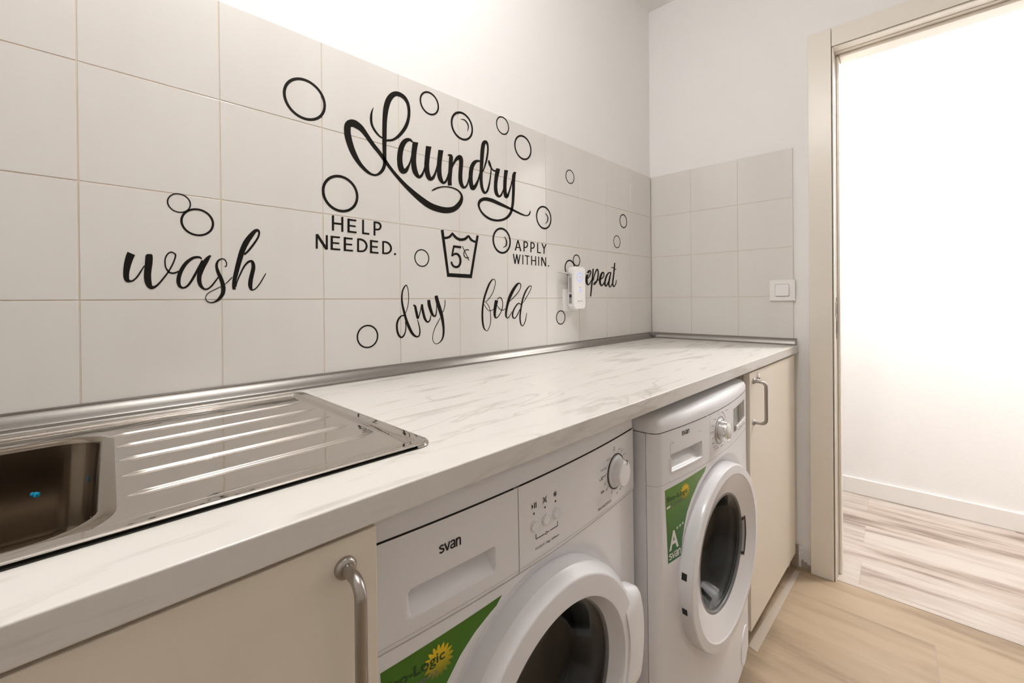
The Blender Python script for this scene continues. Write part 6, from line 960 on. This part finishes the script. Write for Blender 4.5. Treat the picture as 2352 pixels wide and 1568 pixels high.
    '-8804 12855 -8800 12892 22 1 20 2 22 1 22 2 20 1 23 1 17 0 23 1 14 -1 23 -2 12 -3 21 -5 12 -4 18 -8 12 -5 16 -8 10 -7 14 -10 8 -6 11 -11 5 -7 8 -12 5 -8 6 -12 2 -9 3 -13 2 -10 2 -13 0 -11 0 -13 -2 -10 -1 -14 -3 -12 -3 -14 -4 -11 -4 -14 -5 -10 -7 -15 -6 -9 -8 -13 -8 -7 -10 -12 -8 -6 -13 -11 -8 -5 -14 -11 -9 -4 -18 -9 -9 -3 -21 -7 -11 -2 -23 -4 -15 -1 -22 -1 -19 -1 -22 1 -21 0 -21 0 -21 -1 -19 1',
    '-8465 12892 -8413 12897 0 -178 0 -179 0 -178 0 -178',
    '-8463 12539 -8454 12579 92 -3 92 -3 92 -2 92 -2',
    '-8230 12888 -8178 12906 56 -91 54 -92 56 -90 53 -91',
    '-8003 12898 -7954 12887 -59 -90 -60 -89 -58 -88 -60 -89',
    '-8122 12722 -8071 12726 0 -95 0 -95 0 -95 0 -95',
    '-9682 12416 -9638 12425 39 -167 39 -168 39 -167 39 -168',
    '-9519 12420 -9475 12418 -43 -167 -44 -167 -43 -166 -44 -167',
    '-9522 12415 -9476 12424 39 -165 38 -166 39 -166 38 -166',
    '-9360 12420 -9318 12418 -43 -165 -42 -166 -43 -165 -42 -165',
    '-9224 12416 -9182 12418 -2 -164 -2 -164 -2 -164 -2 -164',
    '-9098 12380 -9092 12415 112 -2 113 -3 114 -2 114 -3',
    '-9001 12396 -8959 12399 -2 -156 -2 -156 -2 -156 -2 -156',
    '-8781 12415 -8737 12418 -2 -166 -2 -166 -2 -165 -2 -166',
    '-8573 12413 -8528 12416 -2 -165 -3 -165 -2 -165 -2 -165',
    '-8773 12239 -8767 12272 115 -1 115 -1 117 -1 116 -1',
    '-8412 12411 -8367 12414 -2 -164 -2 -164 -2 -163 -2 -164',
    '-8249 12407 -8203 12410 -2 -164 -2 -164 -2 -164 -2 -164',
    '-8028 12409 -7986 12412 -2 -164 -2 -164 -2 -164 -2 -165',
    '-8248 12396 -8197 12414 105 -160 106 -160 106 -161 106 -162',
    '-7887 12098 -7887 12108 2 -3 2 3 2 -4 3 4 3 -3 2 4 2 -3 3 3 3 -3 3 3 3 -2 3 2 4 -1 4 2 4 -1 4 1 5 -1 4 1 4 0 5 0 4 1 4 0 4 1 4 0 4 1 4 -1 4 2 4 -1 4 2 3 -2 3 3 3 -3 2 3 3 -3 3 4 2 -3 2 4 2 -4 3 3 3 -3',
  ],
}
BUBBLES = {
  'b_bigleft': (-16238, 15456, 460, 470, 0.150, []),
  'b_washsmall': (-18505, 12750, 180, 184, 0.140, []),
  'b_washbig': (-18228, 12421, 264, 269, 0.165, []),
  'b_help': (-15455, 13452, 438, 446, 0.165, []),
  'b_top1': (-12926, 16437, 319, 326, 0.170, []),
  'b_arc1': (-11777, 16123, 419, 425, 0.170, ['-11839 16308 -11838 16319 28 4 29 8 29 5 30 9 28 3 30 9 26 2 31 6 22 -3 30 1 22 -6 29 -6 22 -10 27 -10 21 -13 25 -13 19 -14 22 -16 16 -16 19 -18 14 -18 15 -20 12 -20 13 -23 10 -22 10 -25 7 -23 6 -27 5 -22 2 -27 0 -24 -3 -29 -3 -25 -9 -29 -6 -27 -12 -29 -7 -28 -12 -28 -5 -27 -11 -27']),
  'b_top2': (-10103, 16617, 291, 296, 0.160, []),
  'b_right': (-9147, 16130, 426, 424, 0.160, []),
  'b_mid': (-6530, 15646, 272, 275, 0.150, []),
  'b_arc2': (-8089, 13850, 421, 424, 0.165, ['-8031 14015 -8017 14025 23 -16 27 -12 25 -15 28 -12 23 -16 29 -13 19 -16 27 -15 15 -17 22 -18 11 -19 17 -22 9 -22 12 -24 6 -23 9 -25 3 -23 5 -27 0 -23 0 -27 -4 -24 -6 -28 -9 -27 -10 -30 -11 -26 -14 -29 -12 -25 -17 -28 -13 -20 -19 -23 -13 -14 -23 -19 -16 -12 -25 -14 -18 -11 -24 -9 -21 -12 -23 -9 -20 -13 -22 -9']),
  'b_arc3': (-10186, 12814, 409, 430, 0.180, ['-10072 12963 -10053 12971 17 -32 23 -30 19 -33 24 -29 17 -31 25 -30 13 -30 20 -31 8 -29 13 -33 1 -29 4 -34 -3 -31 -1 -35 -6 -29 -8 -34 -10 -27 -13 -32 -11 -22 -18 -28 -14 -15 -26 -23 -20 -14 -31 -15 -26 -13 -32 -11 -28 -14 -31 -9 -27 -15 -29 -10']),
  'b_smallmid': (-13222, 12050, 238, 246, 0.150, []),
  'b_lowleft': (-14815, 9976, 284, 295, 0.155, []),
  'b_lowright': (-7173, 10183, 275, 271, 0.160, []),
  'b_repbig': (-6588, 12086, 321, 323, 0.200, []),
  'b_repsmall': (-6154, 12410, 237, 236, 0.200, []),
  'b_upright1': (-2626, 14408, 318, 317, 0.170, []),
  'b_upright2': (-3180, 13424, 280, 281, 0.130, []),
}
def parse(r):
    a = [int(x) for x in r.split()]; P = [a[:4]]
    for i in range(4, len(a), 4): P.append([P[-1][k] + a[i+k] for k in range(4)])
    return [((p[0]*1e-4, p[1]*1e-4), (p[2]*1e-4, p[3]*1e-4)) for p in P]
YS, YK = -0.0003, -0.0007
def band(bm, pts, k=0):
    e = 0.00001*k
    Lf = [bm.verts.new((a[0], YK-e, a[1])) for a, b in pts]; Rf = [bm.verts.new((b[0], YK-e, b[1])) for a, b in pts]
    Lb = [bm.verts.new((a[0], YS, a[1])) for a, b in pts]; Rb = [bm.verts.new((b[0], YS, b[1])) for a, b in pts]
    for i in range(len(pts)-1):
        bm.faces.new((Lf[i], Lf[i+1], Rf[i+1], Rf[i])); bm.faces.new((Lb[i], Lb[i+1], Lf[i+1], Lf[i])); bm.faces.new((Rf[i], Rf[i+1], Rb[i+1], Rb[i]))
    bm.faces.new((Lb[0], Lf[0], Rf[0], Rb[0])); bm.faces.new((Lb[-1], Rb[-1], Rf[-1], Lf[-1]))
WORDS = {
 'laundry': ('large swirling black script sticker reading Laundry on the tiles', 'wall_lettering'),
 'wash': ('bold black script sticker reading wash, leftmost word on the tiles', 'wall_lettering'),
 'dry': ('black script sticker reading dry, below the wash tub symbol', 'wall_lettering'),
 'fold': ('thin black script sticker reading fold, below APPLY WITHIN', 'wall_lettering'),
 'repeat': ('black script sticker reading repeat, partly behind the plug-in range extender', 'wall_lettering'),
 'help': ('black capital letter sticker reading HELP NEEDED on the tiles', 'wall_lettering'),
 'apply': ('black capital letter sticker reading APPLY WITHIN on the tiles', 'wall_lettering'),
 'basket': ('black wash tub symbol sticker with wavy water line and 5 cents inside', 'wall_symbol')}
def center_mesh(bm):
    xs = [v.co.x for v in bm.verts]; zs = [v.co.z for v in bm.verts]; c = Vector(((min(xs)+max(xs))/2, 0.0, (min(zs)+max(zs))/2))
    for v in bm.verts: v.co -= c
    return c
for k, (lab, nm) in WORDS.items():
    bm = NB()
    for i, r in enumerate(STROKES[k]): band(bm, parse(r), i % 5)
    c = center_mesh(bm); o = obj(nm, bm, M['vinyl'], recalc=True); o.location = c
    tag(o, lab, 'wall sticker', 'black laundry stickers on the tiles')
BL = {
 'b_bigleft': 'largest bubble ring sticker, top left, left of the word Laundry',
 'b_washsmall': 'smaller of the two touching bubble ring stickers above the word wash',
 'b_washbig': 'larger of the two touching bubble ring stickers above the word wash',
 'b_help': 'large bubble ring sticker directly above the words HELP NEEDED',
 'b_top1': 'bubble ring sticker just right of the tall L loop of Laundry',
 'b_arc1': 'bubble ring sticker with inner shine above the n of Laundry',
 'b_top2': 'small bubble ring sticker close to the top tile edge above Laundry',
 'b_right': 'oval-looking bubble ring sticker right of the d of Laundry, below the small one',
 'b_mid': 'small lone bubble ring sticker right of Laundry, near the top tile row',
 'b_arc2': 'bubble ring sticker with inner shine above the words APPLY WITHIN, beside the Laundry tail',
 'b_arc3': 'bubble ring sticker with inner shine between the wash tub and APPLY WITHIN',
 'b_smallmid': 'small bubble ring sticker left of the wash tub symbol',
 'b_lowleft': 'bubble ring sticker at the lower left of the word dry',
 'b_lowright': 'bubble ring sticker below left of the plug-in range extender, near the worktop',
 'b_repbig': 'bubble ring sticker half hidden behind the range extender and its antenna',
 'b_repsmall': 'small bubble ring sticker peeking over the top of the range extender',
 'b_upright1': 'upper of two small bubble ring stickers near the room corner above repeat',
 'b_upright2': 'lower thin one of two small bubble ring stickers near the corner above repeat'}
for k, lab in BL.items():
    cx, cz, rx, rz, t_, arcs = BUBBLES[k]; cx, cz, rx, rz = (v*1e-4 for v in (cx, cz, rx, rz))
    bm = NB(); pts = []
    for i in range(65):
        a = 2*pi*i/64; th = t_*rx*0.86
        pts.append(((cx+rx*cos(a), cz+rz*sin(a)), (cx+(rx-th)*cos(a), cz+(rz-th)*sin(a))))
    band(bm, pts)
    for r in arcs: band(bm, parse(r))
    c = center_mesh(bm); o = obj('bubble_sticker', bm, M['vinyl']); o.location = c
    tag(o, lab, 'wall sticker', 'bubble ring stickers on the tiles')

# ------------------------------------------------------------------ light switch, socket, range extender
sw = empty('light_switch', wb(0.5555, -0.0, 1.1160), (0, 0, FR)); tag(sw, 'white square light switch on the tile edge left of the door frame', 'light switch')
def pris_y(bm, P, y0, y1, k=1.0, cx=0, cz=0): prism(bm, P, lambda p: Vector((p[0]+cx, y0, p[1]+cz)), lambda p: Vector((p[0]*k+cx, y1, p[1]*k+cz)))
bm = NB(); pris_y(bm, rrect(0.0885, 0.0850, 0.003), -0.0003, -0.0085, 0.985); pl = obj('switch_plate', bm, M['lplastic'], sw)
bm = NB(); pris_y(bm, rrect(0.0480, 0.0495, 0.003), -0.0070, -0.0088); obj('rocker_gap', bm, M['gap'], sw)
bm = NB(); P = rrect(0.0465, 0.0475, 0.003); prism(bm, P, lambda p: Vector((p[0], -0.007, p[1]+0.0005)), lambda p: Vector((p[0]*0.99, -0.0112 + 0.0022*(p[1]/0.024), p[1]*0.99+0.0005))); obj('rocker', bm, M['lplastic'], sw)
so = empty('wall_socket', (-0.6625, 0, 1.0833)); tag(so, 'white wall socket on the tiles behind the range extender', 'socket')
bm = NB(); pris_y(bm, rrect(0.0850, 0.0850, 0.004), -0.0003, -0.0100, 0.98); obj('socket_plate', bm, M['lplastic'], so)
bm = NB(); pris_y(bm, rrect(0.045, 0.045, 0.006), -0.0098, -0.0125); obj('socket_insert', bm, M['lplastic'], so)
ex = empty('range_extender', (-0.6560, -0.0265, 1.1300)); tag(ex, 'white plug-in range extender with blue glowing ring in the wall socket', 'range extender')
bm = NB(); EW, EH = 0.0735, 0.1620
lv = [(0.0115, 0.90), (0.0085, 0.965), (-0.008, 1.0), (-0.0135, 0.995), (-0.0185, 0.965), (-0.0200, 0.91)]
rings = [[bm.verts.new((p[0]*(1-(1-k)*1.0), y, p[1]*(1-(1-k)*0.5))) for p in rrect(EW, EH, 0.0145, 6)] for y, k in lv]
for A, B in zip(rings, rings[1:]):
    for i in range(len(A)): bm.faces.new((A[i], A[(i+1) % len(A)], B[(i+1) % len(A)], B[i]))
bm.faces.new(rings[0]); bm.faces.new(rings[-1][::-1]); body = obj('body', bm, M['lplastic'], ex, smooth=True, autosmooth=40)
bm = NB(); pris_y(bm, rrect(0.050, 0.050, 0.010), 0.0145, 0.0105); obj('plug', bm, M['lplastic'], ex)
for sgn in (-1, 1):
    bm = NB(); box(bm, (min(sgn*0.0360, sgn*0.0372), -0.0100, -0.060), (max(sgn*0.0360, sgn*0.0372), 0.0065, 0.054), 0.0004, 1); obj('side_grille', bm, M['gplastic'], ex)
bm = NB()
for sgn in (-1,):
    for z_ in [0.034-0.006*k for k in range(9)] + [-0.042-0.005*k for k in range(4)]:
        box(bm, (sgn*0.0375, -0.0075, z_), (sgn*0.0370, 0.0035, z_+0.0028))
obj('vent_grille', bm, M['ink_grey'], ex)
bm = NB(); box(bm, (-0.0376, -0.0075, -0.037), (-0.0368, 0.0030, -0.024)); obj('ethernet_port', bm, M['dark'], ex)
for sgn in (-1, 1):
    bm = NB(); vs = box(bm, (0.0, -0.0035, -0.0042), (0.0600, 0.0035, 0.0042), 0.003, 3)
    for v in bm.verts: v.co = Vector((sgn*(0.0355+v.co.x), v.co.y*(1-v.co.x*8)+0.002+v.co.x*0.12, v.co.z*(1-v.co.x*6)+0.0545+v.co.x*0.08))
    obj('antenna', bm, M['gplastic'], ex, smooth=True, autosmooth=40)
bm = NB(); lathe(bm, [(0.0174, -0.0001), (0.0174, 0.0006), (0.0160, 0.0006), (0.0160, -0.0001)], lambda a, b, hh: Vector((a-0.0018, -0.0200-hh, 0.0408+b)), 48); obj('light_ring', bm, M['led'], ex)['label'] = 'glowing blue ring'
bm = NB()
for z_ in (-0.0052, -0.0138): pris_y(bm, rrect(0.006, 0.0042, 0.0015, 3), -0.0199, -0.0205, 1.0, 0.0, z_)
obj('status_light', bm, M['led'], ex)
bm = NB(); pris_y(bm, rrect(0.006, 0.002, 0.0008, 3), -0.0199, -0.0205, 1.0, 0.0, 0.0025); obj('status_mark', bm, M['ink_grey'], ex)
bm = NB(); fl = lambda u, z, t_: Vector((u, -0.0200-t_, z))
text_on(bm, 'tp-link', (-0.0085, -0.0535, 0.0135, -0.0480), fl, 0.0); stroke(bm, circ(-0.0115, -0.0495, 0.0030, n=14), 0.0009, fl); stroke(bm, [(-0.0145, -0.0495), (-0.0145, -0.0555)], 0.0009, fl)
obj('brand_lettering', bm, M['ink_grey'], ex)
bm = NB()
for u_ in (-0.003, 0.003): stroke(bm, circ(u_-0.0018, 0.0408, 0.0016, n=10), 0.0006, fl)
obj('button_icon', bm, M['ink_grey'], ex)
